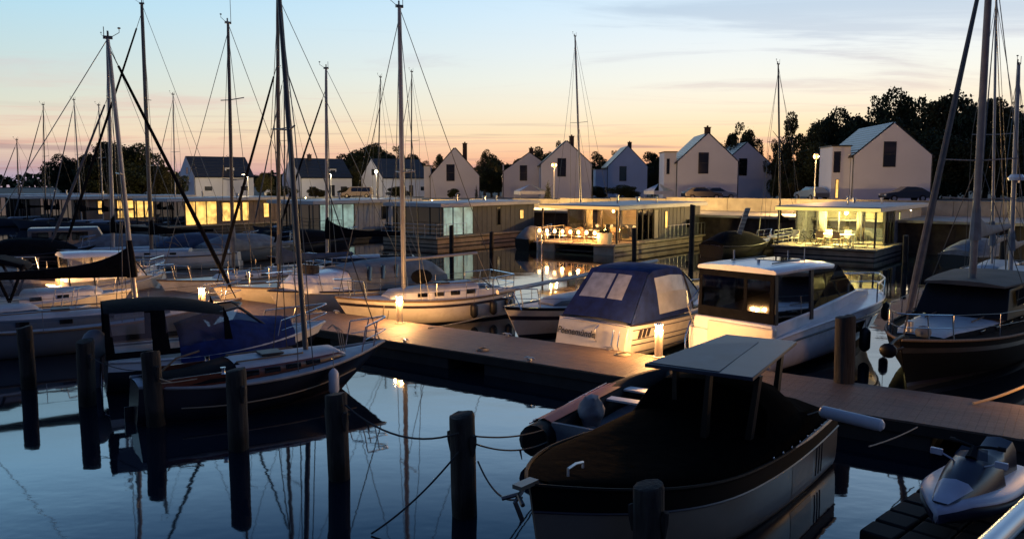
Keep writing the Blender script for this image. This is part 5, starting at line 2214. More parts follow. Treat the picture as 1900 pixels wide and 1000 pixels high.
# S5 hull running from x=145 to 292
stern = W(293, 503, .95)
bow = stern + Vector((-6.2, -.6, 0))
sb5, h5 = sailboat('long pale sailboat hull with dark stripe left of the twin lamp', stern, bow, None, None, B=2.6, hullm=M_cream, zs=.95, zm=.92, zb=1.0, cab=(.25, .7), cab_h=.32, rake=.2,
                   bands=[(.84, .9, M_stripe)], wins=3)

# ---- far row -----------------------------------------------------------
def far_motor(label, x, y, z_px, L, deg, hullm=M_bluegrey, cover=None, house=True, B=2.6, n='motorboat', ch=1.2):
    p0 = W(x, z_px, 0)
    a = radians(deg)
    root, L = boat_root(label, p0, p0 + Vector((cos(a) * L, sin(a) * L, 0)), 'motorboat', name=n)
    h = Hull(L, B, .8, .8, 1.1, tr=.85, rake=.9)
    h.build(root, hullm, rail_m=M_stripe)
    if house:
        mb = MB()
        rings = [[(x_, y_ * w, .8 + z_ * ch) for y_, z_ in ((-1, 0), (-.92, .9), (-.7, 1.0), (.7, 1.0), (.92, .9), (1, 0))] for x_, w in ((-L / 2 + .8, 1.0), (-.2, 1.0), (.9, .85))]
        rings[-1] = [(x_ - (z_ - .8) * .5, y_, z_) for x_, y_, z_ in rings[-1]]
        mb.loft(rings)
        hs = mb.build('wheelhouse', hullm, root, bevel=.03)
        mb = MB()
        for sd in (-1, 1):
            for k in range(3):
                xa = lerp(-L / 2 + 1.0, -.1, k / 3)
                xb = xa + (L / 2 - 1.1) / 3 - .18
                mb.poly([(xa, sd * .975, .8 + ch * .45), (xb, sd * .975, .8 + ch * .45), (xb, sd * .955, .8 + ch * .82), (xa, sd * .955, .8 + ch * .82)])
        mb.build('side_window', M_win, hs, smooth=0)
        coachroof(root, h, .8, L / 2 - .8, .8, .4, m=hullm, wins=1, taper=.6)
    if cover:
        rings = []
        for i in range(9):
            t = i / 8
            x_ = lerp(-L / 2 + .1, L / 2 - .9, t)
            w = h.halfx(x_) * 1.02
            hh = (1.0 if not house else .5) * sin(pi * (.12 + .8 * t)) * (1 + .08 * sin(9 * t))
            rings.append([(x_, y_ * w, .72 + z_ * hh) for y_, z_ in ((-1, 0), (-.85, .55), (-.4, .92), (0, 1.05), (.4, .92), (.85, .55), (1, 0))])
        mb = MB()
        mb.loft(rings)
        mb.build('cover_or_dark_interior', cover, root, smooth=60)
    pulpit(root, h)
    return root, h


far_motor('grey pilothouse boat with five square windows at the far left', 30, 0, 490, 8.5, 25, ch=1.35)
far_motor('low dark boat with long flat grey cover left of the tall masts', 118, 0, 487, 8, 18, cover=M_greycanvas, house=False)
far_motor('motorboat with crumpled blue cover behind the crossing stays', 285, 0, 486, 6.5, 35, cover=mat('faded_blue_cover', (.03, .05, .1)), house=False)
far_motor('boat under a domed grey cover behind the inclined furled stay', 372, 0, 488, 6.5, 42, cover=M_greycanvas, house=False, B=3.0)
far_motor('dark barge shaped boat in the shade below the pale clad houseboat', 455, 0, 476, 8, 35, hullm=M_navy, cover=M_dk, house=False)
far_motor('dark workboat with hooded cuddy at the left edge', -40, 0, 500, 6, 35, hullm=M_navy, cover=M_dk, house=False)


def far_sail(label, base_px, wl, top, L=8, deg=48, hullm=M_bluegrey, mt=.55, **k):
    p0 = W(base_px, wl, 0)
    a = radians(deg)
    d = Vector((cos(a), sin(a), 0))
    rk = dict(r=.06, m=M_dkalu, boom_len=3.0, cover=M_dk, ant=.25)
    rk.update(k.pop('rig_k', {}))
    # mast foot at p0 exactly; bow towards -d unless flipped
    flip = k.pop('flip', False)
    if flip:
        st, bw = p0 - d * L * mt, p0 + d * L * (1 - mt)
    else:
        st, bw = p0 + d * L * mt, p0 - d * L * (1 - mt)
    return sailboat(label, st, bw, base_px, top, hullm=hullm, far=True, mast_t=mt, group='sailboats farther off', rig_k=rk, **k)


far_sail('sailboat whose dark boom cover points right, in front of the teal lit windows', 608, 512, (605, 128), L=8, hullm=M_navy, deg=12,
         mt=.62, rig_k=dict(m=M_alu, furl_m=M_dk, furl_r=.07, furl_top=.9, boom_len=4.0, boom_z=1.0, cover_h=.36, r=.085, spreaders=()))
far_sail('sailboat with mast beside the leaning furled stays at left', 212, 492, (199, 72), L=8, deg=12, rig_k=dict(m=M_alu, r=.10, furl_r=.10, furl_top=.74, spreaders=(.72,)))
far_sail('sailboat with tall dark mast left of the first long house and thick furled jib', 283, 497, (263, 8), L=9.5, deg=14, mt=.5, hullm=M_cream, rig_k=dict(r=.11, furl_r=.09, furl_top=.97, furl_m=M_dk, boom_len=3.4, spreaders=(.35, .62), ant=.2))
far_sail('distant sailboat with the leftmost short mast', 38, 420, (31, 260), L=7)
far_sail('distant sailboat with bare mast second from the left', 86, 424, (80, 195), L=7)
far_sail('distant sailboat with slightly leaning mast above the left tree clump', 153, 428, (137, 186), L=7, rig_k=dict(m=M_alu))
far_sail('distant sailboat with mast hidden low behind the tree clump', 193, 430, (183, 196), L=7, rig_k=dict(m=M_alu, furl=False))
far_sail('distant sailboat with thin mast right of the left tree clump', 327, 430, (321, 176), L=7, rig_k=dict(m=M_alu, furl_r=.05))
far_sail('distant sailboat whose mast stands just right of the tallest left mast', 529, 440, (527, 130), L=7, rig_k=dict(furl=True))
far_sail('distant sailboat with thin mast left of the cream sailboat mast', 700, 436, (706, 144), L=7, rig_k=dict(furl=False))
far_sail('distant sailboat with thin mast right of the cream sailboat mast', 763, 436, (764, 134), L=7, rig_k=dict(furl_r=.045))
far_sail('sailboat behind the string light houseboat with a tall lone mast', 1079, 440, (1067, 68), L=9, rig_k=dict(m=M_alu, furl=False, r=.09, boom=False))
far_sail('dark sailboat with a lone mast between the two lit houseboats', 1447, 462, (1444, 120), L=8.5, hullm=M_black, coach_m=M_black, rig_k=dict(r=.07, boom_len=2.6, furl=False))

# ================================================================== right hand boats
def lettering(root, txt, size, M, m, name='lettering'):
    cu = bpy.data.curves.new('txt', 'FONT')
    cu.body = txt
    cu.size = size
    cu.extrude = .002
    cu.offset = .006
    cu.shear = .12
    cu.align_x = 'CENTER'
    cu.align_y = 'CENTER'
    ob = bpy.data.objects.new('txt', cu)
    COL.objects.link(ob)
    bpy.context.view_layer.update()
    dg = bpy.context.evaluated_depsgraph_get()
    me = bpy.data.meshes.new_from_object(ob.evaluated_get(dg))
    bpy.data.objects.remove(ob)
    me.materials.clear()
    me.materials.append(m)
    o = bpy.data.objects.new(name, me)
    COL.objects.link(o)
    o.parent = root
    o.matrix_local = M
    return o


# ---- cruiser with blue canopy ------------------------------------------
st = Vector((2.30, 22.45, 0))
bw = st + Vector((cos(radians(47)), sin(radians(47)), 0)) * 6.9
bc, L = boat_root('cream cruiser with tall blue canvas canopy, its transom lettered Peenemünde', st, bw, 'motorboat', name='motorboat')
hb = Hull(L, 2.75, 1.08, 1.08, 1.18, tr=.90, rake=1.1, srake=-.25, vee=.8)
hb.build(bc, M_cream, M_stripe, bands=[(.55, .60, M_stripe), (.80, .84, M_stripe)], rail_m=M_stripe, rail_r=.03)
h0 = -L / 2
mb = MB()
for sd in (-1, 1):
    for u_ in (.45, .62, .72, .9):
        mb.tube([hb.pt(t, u_, sd, .012) for t in [.02 + i * .045 for i in range(17)]], .013, 4)
mb.build('hull_moulding', M_stripe, bc)
mb = MB()
mb.loft([[(h0 - .55, -1.15, .22), (h0 - .55, 1.15, .22), (h0 + .25, 1.25, .22), (h0 + .25, -1.25, .22)], [(h0 - .55, -1.15, .32), (h0 - .55, 1.15, .32), (h0 + .25, 1.25, .32), (h0 + .25, -1.25, .32)]], closed=True)
mb.build('swim_platform', M_cream, bc, bevel=.03)
mb = MB()
mb.loft([[(h0 + .12, -1.26, 1.0), (h0 + .12, 1.26, 1.0), (h0 + .02, 1.26, .3), (h0 - .0, -1.26, .3)][::1],
         [(h0 - .06, -1.2, 1.02), (h0 - .06, 1.2, 1.02), (h0 - .26, 1.2, .3), (h0 - .26, -1.2, .3)]], closed=True)
mb.build('transom', M_cream, bc, bevel=.02)
# transom lettering, on the left half seen from behind
tn = Vector((-.96, 0, .27)).normalized()
Mx = Matrix.Identity(4)
xax = Vector((0, -1, 0))
zax = Vector((-.963, 0, .268))
yax = zax.cross(xax)
for i in range(3):
    Mx[i][0], Mx[i][1], Mx[i][2] = xax[i], yax[i], zax[i]
Mx.translation = Vector((h0 - .165 - .008, .50, .72)) + zax * .004
lettering(bc, 'Peenemünde', .26, Mx, mat('dark_lettering', (.02, .02, .03), rough=.5))
mb = MB()
mb.tube([(h0 - .2, -.25, .55), (h0 - .28, -.25, .62), (h0 - .28, -.25, .9), (h0 - .1, -.25, 1.0)], .018, 6)
mb.tube([(h0 - .2, -.85, .35), (h0 - .33, -.85, .55), (h0 - .22, -.85, .95)], .018, 6)
mb.tube([(h0 - .2, -1.05, .35), (h0 - .33, -1.05, .55), (h0 - .22, -1.05, .95)], .018, 6)
mb.tube([(h0 - .0, -1.1, 1.04), (h0 - .05, 0, 1.08), (h0 - .0, 1.1, 1.04)], .016, 6)
mb.build('transom_rail', M_steel, bc)
mb = MB()
for k in range(3):
    xx = h0 + .28 + k * .2
    mb.loft([[(xx, -1.30, .72), (xx + .07, -1.30, .72), (xx + .17, -1.30, .93), (xx + .10, -1.30, .93)], [(xx, -1.35, .72), (xx + .07, -1.35, .72), (xx + .17, -1.35, .93), (xx + .10, -1.35, .93)]], closed=True)
mb.build('side_vent', M_stripe, bc)
# canopy: stations of (x, halfwidth bottom, zbottom, halfwidth top, ztop)
sta = [(h0 + .08, 1.22, 1.05, 1.20, 1.14), (h0 + .72, 1.24, 1.06, 1.08, 1.88), (h0 + 1.20, 1.25, 1.08, 1.00, 2.42), (h0 + 1.45, 1.26, 1.09, .98, 2.50), (h0 + 2.3, 1.26, 1.10, .96, 2.53),
       (h0 + 2.95, 1.25, 1.12, .94, 2.46), (h0 + 3.15, 1.22, 1.14, .90, 2.36)]


def csec(x, wb, zb, wt, zt):
    return [(x, wb, zb), (x, lerp(wb, wt, .5) + .02, lerp(zb, zt, .5)), (x, wt, zt - .06), (x, wt * .85, zt - .005), (x, 0, zt + .03), (x, -wt * .85, zt - .005), (x, -wt, zt - .06), (x, -(lerp(wb, wt, .5) + .02), lerp(zb, zt, .5)), (x, -wb, zb)]


# blue roof and frames (no side panels where the windows are)
mb = MB()
R_ = [csec(*s_) for s_ in sta]
# back slope (stations 0..2): strips beside and between the two windows
def on_back(u, v):
    """u: -1..1 across, v 0..1 up the back slope"""
    v2 = v * 2
    i = 0 if v2 < 1 else 1
    f_ = v2 - i
    a, b = sta[i], sta[i + 1]
    x = lerp(a[0], b[0], f_)
    w = lerp(a[3], b[3], f_)
    z = lerp(a[4], b[4], f_)
    return Vector((x, u * w, z + .03 * (1 - u * u)))


def patch(mb, u0, u1, v0, v1, off=0, nu=4, nv=4):
    for i in range(nu):
        for j in range(nv):
            q_ = [on_back(lerp(u0, u1, a / nu), lerp(v0, v1, b / nv)) + Vector((-off, 0, off)) for a, b in ((i, j), (i + 1, j), (i + 1, j + 1), (i, j + 1))]
            mb.poly(q_)


patch(mb, -1, 1, 0, .34)
patch(mb, -1, 1, .88, 1)
patch(mb, .84, 1, .34, .88, nu=1)
patch(mb, -.06, .02, .34, .88, nu=1)
patch(mb, -1, -.52, .34, .88, nu=2)
for i in range(2, len(R_) - 1):
    a, b = R_[i], R_[i + 1]
    for k in range(2, 6):
        mb.poly([a[k], a[k + 1], b[k + 1], b[k]])
# side triangles aft of station 3, both sides
for sd in (0, 8):
    o2 = 1 if sd == 0 else -1
    for i in range(0, 3):
        a, b = R_[i], R_[i + 1]
        for k in (0, 1):
            kk = [sd + o2 * k, sd + o2 * (k + 1)]
            if i == 2 and False:
                continue
            mb.poly([a[kk[0]], a[kk[1]], b[kk[1]], b[kk[0]]])
    # low strip and front post
    for i in range(3, 6):
        a, b = R_[i], R_[i + 1]
        A0, A1 = Vector(a[sd]), Vector(a[sd + o2])
        B0, B1 = Vector(b[sd]), Vector(b[sd + o2])
        mb.poly([A0, A0.lerp(A1, .2), B0.lerp(B1, .2), B0])
        A2, B2 = Vector(a[sd + 2 * o2]), Vector(b[sd + 2 * o2])
        mb.poly([A2, A1.lerp(A2, .7), B1.lerp(B2, .7), B2])
bb_ = mb.build('canopy', M_bluecanvas, bc, smooth=50)
mb = MB()
patch(mb, .02, .84, .34, .88)
mb.build('rear_window', mat('cloudy_vinyl', (.42, .43, .46), rough=.2, var=.25, vscale=4), bb_, smooth=0)
mb = MB()
patch(mb, -.52, -.06, .34, .88)
mb.build('rear_window', MATS['cloudy_vinyl'], bb_, smooth=0)
for sd in (0, 8):
    o2 = 1 if sd == 0 else -1
    mb = MB()
    for i in range(3, 6):
        a, b = R_[i], R_[i + 1]
        A0, A1, A2 = Vector(a[sd]), Vector(a[sd + o2]), Vector(a[sd + 2 * o2])
        B0, B1, B2 = Vector(b[sd]), Vector(b[sd + o2]), Vector(b[sd + 2 * o2])
        mb.poly([A0.lerp(A1, .2), A1, B1, B0.lerp(B1, .2)])
        mb.poly([A1, A1.lerp(A2, .7), B1.lerp(B2, .7), B1])
    # forward clear triangle down to the windscreen foot
    f_ = R_[-1]
    F0, F1, F2 = Vector(f_[sd]), Vector(f_[sd + o2]), Vector(f_[sd + 2 * o2])
    tip = Vector((h0 + 4.7, F0.y * .55, 1.38))
    mb.poly([F0, F2, tip])
    mb.build('side_window', mat('milky_vinyl', (.45, .47, .50), rough=.15, var=.15, vscale=3), bb_, smooth=0)
    mb = MB()
    mb.tube([F2, F2.lerp(tip, .5) + Vector((0, 0, .05)), tip], .03, 6)
    mb.tube([F2, F1 + Vector((.1, 0, 0)), F0.lerp(tip, .25)], .03, 6)
    mb.build('window_frame', M_frame, bb_)
mb = MB()
f_ = R_[-1]
mb.poly([Vector(f_[2]), Vector(f_[4]), Vector((h0 + 4.9, 0, 1.40)), Vector((h0 + 4.7, Vector(f_[0]).y * .55, 1.38))])
mb.poly([Vector(f_[6]), Vector(f_[4]), Vector((h0 + 4.9, 0, 1.40)), Vector((h0 + 4.7, Vector(f_[8]).y * .55, 1.38))])
mb.build('windscreen', M_vinyl, bc, smooth=0)
coachroof(bc, hb, h0 + 3.0, L / 2 - .8, 1.15, .32, m=M_white, wins=2, taper=.45, top=M_white)
pulpit(bc, hb, t0=.72, z=.5)
lifelines(bc, hb, t0=.5, t1=.72, z=.5, n=2)

# ---- white hardtop cruiser ---------------------------------------------
st = Vector((5.75, 21.0, 0))
bw = st + Vector((cos(radians(41.0)), sin(radians(41.0)), 0)) * 8.3
wc, L = boat_root('white cruiser with flat white hardtop and dark glass in the middle right', st, bw, 'motorboat', name='motorboat')
hw = Hull(L, 2.9, 1.0, 1.35, 1.42, tr=.90, rake=1.0, srake=-.1, vee=.85, tm=.45, p=2.6)
hw.build(wc, M_white, M_stripe, bands=[], rail_m=M_white, rail_r=.04, deck=M_white)
h0 = -L / 2
mb = MB()
mb.tube([hw.pt(t, .86, -1, .02) for t in [i / 20 for i in range(0, 20)]], .028, 5)
mb.tube([hw.pt(t, .86, 1, .02) for t in [i / 20 for i in range(0, 20)]], .028, 5)
mb.build('rubbing_strake', M_stripe, wc)
for t_ in (.52, .68):
    mb = MB()
    p0 = hw.pt(t_ - .045, .62, -1, .012)
    p1 = hw.pt(t_ + .045, .62, -1, .012)
    p2 = hw.pt(t_ + .045, .80, -1, .012)
    p3 = hw.pt(t_ - .045, .80, -1, .012)
    mb.loft([[p0, p1, p2, p3], [v + Vector((0, -.02, 0)) for v in (p0, p1, p2, p3)]], closed=True)
    mb.build('hull_window', M_win, wc)
# swim platform & transom moulding
mb = MB()
mb.bb(h0 - .55, h0 + .1, -1.15, 1.15, .25, .35)
mb.build('swim_platform', M_white, wc, bevel=.04)
mb = MB()
mb.bb(h0 - .03, h0 + .16, -1.28, .72, .4, 1.28)
mb.build('transom', M_cream, wc, bevel=.05)
# cabin sides
mb = MB()
mb.prof([(h0 + .05, 1.0, 1.26), (h0 + .05, 1.34, 1.20), (h0 + 2.2, 1.55, 1.16), (h0 + 3.6, 1.68, 1.08), (h0 + 5.0, 1.80, .95), (h0 + 6.6, 1.62, .55), (h0 + 7.3, 1.40, .25), (h0 + 6.8, 1.2, .4), (h0 + 3.0, 1.0, 1.1)])
mb.build('cabin_side', M_white, wc, bevel=.05)
rt = 2.66
mb = MB()
rings = []
for i in range(11):
    t = i / 10
    x = lerp(h0 + .15, h0 + 3.75, t)
    w = 1.24 * (1 - .25 * t ** 3)
    z = rt + .04 * sin(pi * t) - .08 * t ** 3
    e = .04 if i in (0, 10) else 0
    rings.append([(x, y * (w - e), z + dz_) for y, dz_ in ((-.98, -.05 + e * .5), (-1, .01), (-.96, .07), (-.6, .11), (0, .13), (.6, .11), (.96, .07), (1, .01), (.98, -.05 + e * .5))])
mb.loft(rings)
ht = mb.build('hardtop', M_white, wc, smooth=50)
mb = MB()
mb.bb(h0 + 1.7, h0 + 2.7, -.42, .42, rt + .14, rt + .175)
mb.build('roof_hatch', M_smoke if False else M_win, ht, bevel=.02)
mb = MB()
for yy in (-.62, .62):
    mb.tube([(h0 + .9, yy, rt + .17), (h0 + 2.6, yy, rt + .18)], .018, 6)
mb.build('roof_rail', M_frame, ht)
mb = MB()
mb.tube([(h0 + 1.2, .75, rt + .1), (h0 + 1.2, .75, rt + .42)], .028, 6)
mb.tube([(h0 + 2.9, .1, rt + .1), (h0 + 2.9, .1, rt + .35)], .02, 6)
mb.tube([(h0 + 2.2, -.8, rt + .1), (h0 + 2.2, -.8, rt + .5)], .016, 6)
mb.tube([(h0 + 1.0, -.15, rt + .11), (h0 + 1.0, -.15, rt + .25)], .045, 8)
mb.build('roof_antenna', M_steel, ht)
mb = MB()
for sd in (-1, 1):
    for (xa, xb) in ((h0 + .2, h0 + .34), (h0 + 1.95, h0 + 2.1)):
        mb.loft([[(xa, sd * 1.19, 1.3), (xb, sd * 1.19, 1.3), (xb, sd * 1.14, rt - .02), (xa, sd * 1.14, rt - .02)], [(xa, sd * 1.12, 1.3), (xb, sd * 1.12, 1.3), (xb, sd * 1.07, rt - .02), (xa, sd * 1.07, rt - .02)]], closed=True)
mb.build('hardtop_post', M_frame, wc)
mb = MB()
for sd in (-1, 1):
    mb.poly([(h0 + .34, sd * 1.16, 1.34), (h0 + 1.95, sd * 1.15, 1.5), (h0 + 1.95, sd * 1.11, rt - .03), (h0 + .34, sd * 1.11, rt - .03)])
mb.build('side_window', M_smoke, wc, smooth=0)
mb = MB()
for sd in (-1, 1):
    mb.poly([(h0 + 2.1, sd * 1.13, 1.52), (h0 + 5.0, sd * .90, 1.80), (h0 + 3.9, sd * .9, rt - .04), (h0 + 2.1, sd * 1.09, rt - .03)])
mb.poly([(h0 + 5.0, -.90, 1.80), (h0 + 5.25, 0, 1.84), (h0 + 4.0, 0, rt - .03), (h0 + 3.9, -.9, rt - .04)])
mb.poly([(h0 + 5.0, .90, 1.80), (h0 + 5.25, 0, 1.84), (h0 + 4.0, 0, rt - .03), (h0 + 3.9, .9, rt - .04)])
mb.build('windscreen', M_win, wc, smooth=0)
# aft canvas with smoky window
mb = MB()
xa = h0 + .17
mb.bb(xa, xa + .02, -1.16, 1.16, 1.29, 1.62)
mb.bb(xa, xa + .02, -1.14, 1.14, 2.46, rt - .02)
mb.bb(xa, xa + .02, -1.14, -1.02, 1.62, 2.46)
mb.bb(xa, xa + .02, 1.05, 1.14, 1.62, 2.46)
mb.bb(xa, xa + .02, -.36, -.26, 1.62, 2.46)
mb.build('aft_canvas', M_dk, wc)
for (ya, yb) in ((-1.02, -.36), (-.26, 1.05)):
    mb = MB()
    mb.poly([(xa + .01, ya, 1.62), (xa + .01, yb, 1.62), (xa + .01, yb, 2.46), (xa + .01, ya, 2.46)])
    mb.build('rear_window', M_smoke, wc, smooth=0)
# helm inside
mb = MB()
mb.bb(h0 + 2.4, h0 + 2.9, -.8, .0, 1.1, 1.95)
mb.bb(h0 + 1.2, h0 + 1.8, -.9, -.2, 1.1, 1.75)
mb.build('helm_console', M_greycanvas, wc, bevel=.04)
pulpit(wc, hw, t0=.66, z=.55, r=.024)
mb = MB()
mb.tube([(h0 + .1, 1.2, .95), (h0 - .1, 1.3, 1.6), (h0 + .4, 1.25, 2.1)], .02, 6)
mb.tube([(h0 - .5, 1.05, .3), (h0 - .45, 1.1, .8), (h0 - .1, 1.2, 1.2)], .02, 6)
mb.build('grab_rail', M_steel, wc)
fender_on(wc, hw, .90, -1, 'black oval fender hanging near the bow of the white hardtop cruiser', drop=.55, m=M_fendk, l=.6, r=.14)
fender_on(wc, hw, .52, -1, 'black fender hanging amidships on the white hardtop cruiser', drop=.85, m=M_fendk, l=.7, r=.15)

# ---- sloop with lowered mast, left of the blue canopy cruiser -----------
bw = W(936, 573, 1.05)
st = bw + Vector((cos(radians(46)), sin(radians(46)), 0)) * 7.4
lm, hm = sailboat('cream sloop with its mast lowered on deck, left of the blue canopy cruiser', st, bw, None, None, B=2.5, hullm=M_cream, zs=.85, zm=.85, zb=1.1, cab=(.25, .74), cab_h=.42,
                  wins=3, coach_m=M_bluegrey, bands=[(.74, .80, M_stripe), (.93, 1.0, M_navy)], rail_m=M_navy)
L = hm.L
mb = MB()
mb.tube([(L / 2 + .3, 0, 1.60), (-L / 2 - .9, 0, 1.95)], [.07, .075], 8)
mb.build('lowered_mast', M_alu, lm)
mb = MB()
for x_ in (L / 2 - .4, -L / 2 + .2):
    mb.tube([(x_, -.35, 1.0), (x_, 0, 1.72 if x_ < 0 else 1.52), (x_, .35, 1.0)], .02, 6)
mb.build('mast_crutch', M_steel, lm)
mb = MB()
mb.loft([[(lerp(-3.3, -1.4, i / 6), y * .85, 1.0 + zz * (.42 + .1 * sin(i))) for y, zz in ((-1, -.3), (-.7, .6), (0, 1), (.7, .6), (1, -.3))] for i in range(7)], caps=False)
mb.build('cockpit_cover', M_greycanvas, lm, smooth=60)
fender_on(lm, hm, .55, 1, 'black fender on the shaded side of the sloop with lowered mast', drop=.45, m=M_fendk)

# ---- foreground cruiser -------------------------------------------------
bw = Vector((.20, 9.25, 0))
st = Vector((4.85, 14.65, 0))
fc, L = boat_root('large beige hulled cruiser with a black sheet for its dark inside and a tilted grey roof in the foreground', st, bw, 'motorboat', name='motorboat')
hf = Hull(L, 2.7, .98, .98, 1.42, tr=.88, rake=.35, srake=.05, vee=1.9, tm=.5, p=2.6, n=26)
hf.build(fc, M_beige, M_beige, m_bot=M_black, bands=[(.80, 1.0, mat('dull_black', (.002, .002, .0025), rough=.7, spec=.15))], rail_m=MATS['dull_black'], rail_r=.026, deck=MATS['dull_black'])
mb = MB()
mb.tube([hf.pt(t, 1, 1, .02) + Vector((0, 0, .012)) for t in [i / 30 for i in range(0, 11)]], [.034] * 8 + [.028, .02, .01], 6)
mb.build('pale_capping', mat('mottled_pale_rail', (.28, .25, .20), rough=.5, var=.5, vscale=8), fc)  # pale mottled capping on the aft third of the rail only
h0 = -L / 2
# near side is port (+y) here: painted bands on the hull near the stern
M_hb = mat('brown_hull_band', (.16, .115, .085), rough=.4, var=.3)
for (ta, tb) in ((.20, .34),):
    mb = MB()
    n = 8
    for i in range(n):
        a, b = lerp(ta, tb, i / n), lerp(ta, tb, (i + 1) / n)
        for j in range(6):
            ua, ub = lerp(.35, .80, j / 6), lerp(.35, .80, (j + 1) / 6)
            mb.poly([hf.pt(a, ua, 1, .004), hf.pt(b, ua, 1, .004), hf.pt(b, ub, 1, .004), hf.pt(a, ub, 1, .004)])
    mb.build('painted_panel', M_hb, fc)
mb = MB()
for ta in (.175, .155, .135):
    mb.tube([hf.pt(ta, u_, 1, .006) for u_ in (.4, .55, .7, .79)], .008, 4)
mb.tube([hf.pt(t, .80, 1, .008) for t in [i / 24 for i in range(25)]], .016, 4)
mb.build('hull_trim', M_stripe, fc)
# small number row on the quarter, as worn raised letters
# black sheet across the boat, standing for the dark shade of its open inside
ZT = [(0.02, .60, 1.02), (.05, .9, 1.14), (.12, 1.0, 1.32), (.18, 1.0, 1.38), (.22, 1.0, 1.46), (.26, .95, 1.80), (.33, .92, 1.90), (.38, .92, 1.84), (.42, 1.0, 1.34), (.60, 1.0, 1.22), (.74, 1.0, 1.24), (.84, 1.0, 1.32), (.92, .95, 1.39), (.97, .8, 1.42)]
rings = []
rr = random.Random(4)
for (t_, wf, zt) in ZT:
    w = hf.half(t_) * .96
    zb = hf.sheer(t_) + .0
    x = h0 + t_ * L
    rings.append([(x + rr.uniform(-.02, .02), y * w, lerp(zb, zt, k)) for y, k in ((1, -.02), (.98, .25), (.88 * wf, .66), (.62 * wf, .92), (.25, .99), (0, 1.02), (-.25, .99), (-.62 * wf, .92), (-.88 * wf, .66), (-.98, .25), (-1, -.02))])
mb = MB()
mb.loft(rings)
mb.build('cover_or_dark_interior', mat('black_interior', (.0012, .0012, .0015), rough=1, spec=.02, var=.3, vscale=5, bump=.8, bscale=4), fc, smooth=35)
mb = MB()
for i in range(9):
    t_ = .05 + i * .05
    p_ = hf.pt(t_, 1, 1, .01) + Vector((0, 0, .05))
    mb.ell(p_, (.02, .02, .02), 6, 4)
mb.build('rim_eyelets', M_steel, fc)
# tilted roof: centre panel and two wings
def toL(px, py, z):
    bpy.context.view_layer.update()
    return fc.matrix_world.inverted() @ W(px, py, z)


A0, A1, A2, A3 = toL(1196, 674, 2.22), toL(1397, 700, 2.25), toL(1479, 633, 2.30), toL(1347, 620, 2.30)
wing0, wing1 = toL(1330, 697, 2.24), toL(1438, 660, 2.33)
mb = MB()
th = Vector((0, 0, -.06))
mb.loft([[A0, A1, A2, A3], [v + th for v in (A0, A1, A2, A3)]], closed=True)
rf = mb.build('roof', mat('dark_blue_roof', (.012, .02, .04), rough=.45, var=.25, spec=.4), fc, bevel=.01)
ctr = (A0 + A1 + A2 + A3) / 4
up_ = Vector((0, 0, .012))
B0 = A0.lerp(ctr, .05) + up_
B1 = A0.lerp(A1, .70).lerp(ctr, .04) + up_
B2 = A3.lerp(A2, .62).lerp(ctr, .30) + up_
B3 = A3.lerp(A0, .40).lerp(ctr, .06) + up_
mb = MB()
mb.loft([[B0, B1, B2, B3], [v - Vector((0, 0, .01)) for v in (B0, B1, B2, B3)]], closed=True)
mb.build('solar_panel', mat('grey_panel', (.035, .05, .07), rough=.5, var=.35, vscale=2, spec=.4), rf)
for (pp, dx) in ((A0.lerp(A1, .62), .0), (A1.lerp(A2, .12), .02), (A0.lerp(A3, .35), .0), (A2.lerp(A3, .2), 0)):
    mb = MB()
    q0 = Vector((pp.x * .97, pp.y * .9, 1.25))
    mb.loft([[pp + Vector((sx * .05, sy * .035, -.05)) for sx, sy in ((-1, -1), (1, -1), (1, 1), (-1, 1))], [q0 + Vector((sx * .06, sy * .045, 0)) for sx, sy in ((-1, -1), (1, -1), (1, 1), (-1, 1))]], closed=True)
    mb.build('roof_post', M_black, fc)
# bow roller, anchor, cleat
mb = MB()
mb.bb(L / 2 - .1, L / 2 + .22, -.07, .07, 1.42, 1.47)
mb.tube([(L / 2 + .1, 0, 1.40), (L / 2 + .25, 0, 1.28), (L / 2 + .12, 0, 1.02)], .03, 6)
mb.tube([(L / 2 + .3, -.16, 1.30), (L / 2 + .2, 0, 1.36), (L / 2 + .3, .16, 1.30)], .028, 6)
mb.build('anchor', mat('dull_anchor', (.12, .12, .12), rough=.4, metal=.8), fc)
mb = MB()
mb.tube([(L / 2 - .7, .28, 1.50), (L / 2 - .7, .28, 1.57), (L / 2 - .55, .28, 1.59), (L / 2 - .40, .28, 1.57), (L / 2 - .40, .28, 1.48)], .018, 6)
mb.build('bow_cleat', M_zinc, fc)
# dark round of canvas aft
mb = MB()
mb.ell((h0 + .9, -.5, 1.42), (.5, .42, .26), 14, 8)
mb.build('bundled_canvas', M_dk, fc)
# stern outrigger bracket
mb = MB()
mb.box((h0 - .25, .55, .62), (.5, .35, .08))
mb.box((h0 - .15, -.3, .45), (.35, 1.2, .06))
mb.build('swim_platform', M_greycanvas, fc, bevel=.02)
# the white rolled fender at the stern
a = W(1522, 762, 1.25)
b = W(1640, 790, 1.22)
rl = empty('fender', 'long white rolled fender sticking out over the stern of the foreground cruiser', 'fender', a)
mb = MB()
mb.tube([(0, 0, 0), (b - a) * .04, (b - a) * .9, (b - a) * .96, b - a], [.06, .10, .10, .095, .05], 12)
mb.build('body', M_fend, rl)
mb = MB()
mb.tube([(0, 0, 0), Vector((-.25, .05, -.1))], .012, 5)
mb.build('lanyard', M_rope, rl)

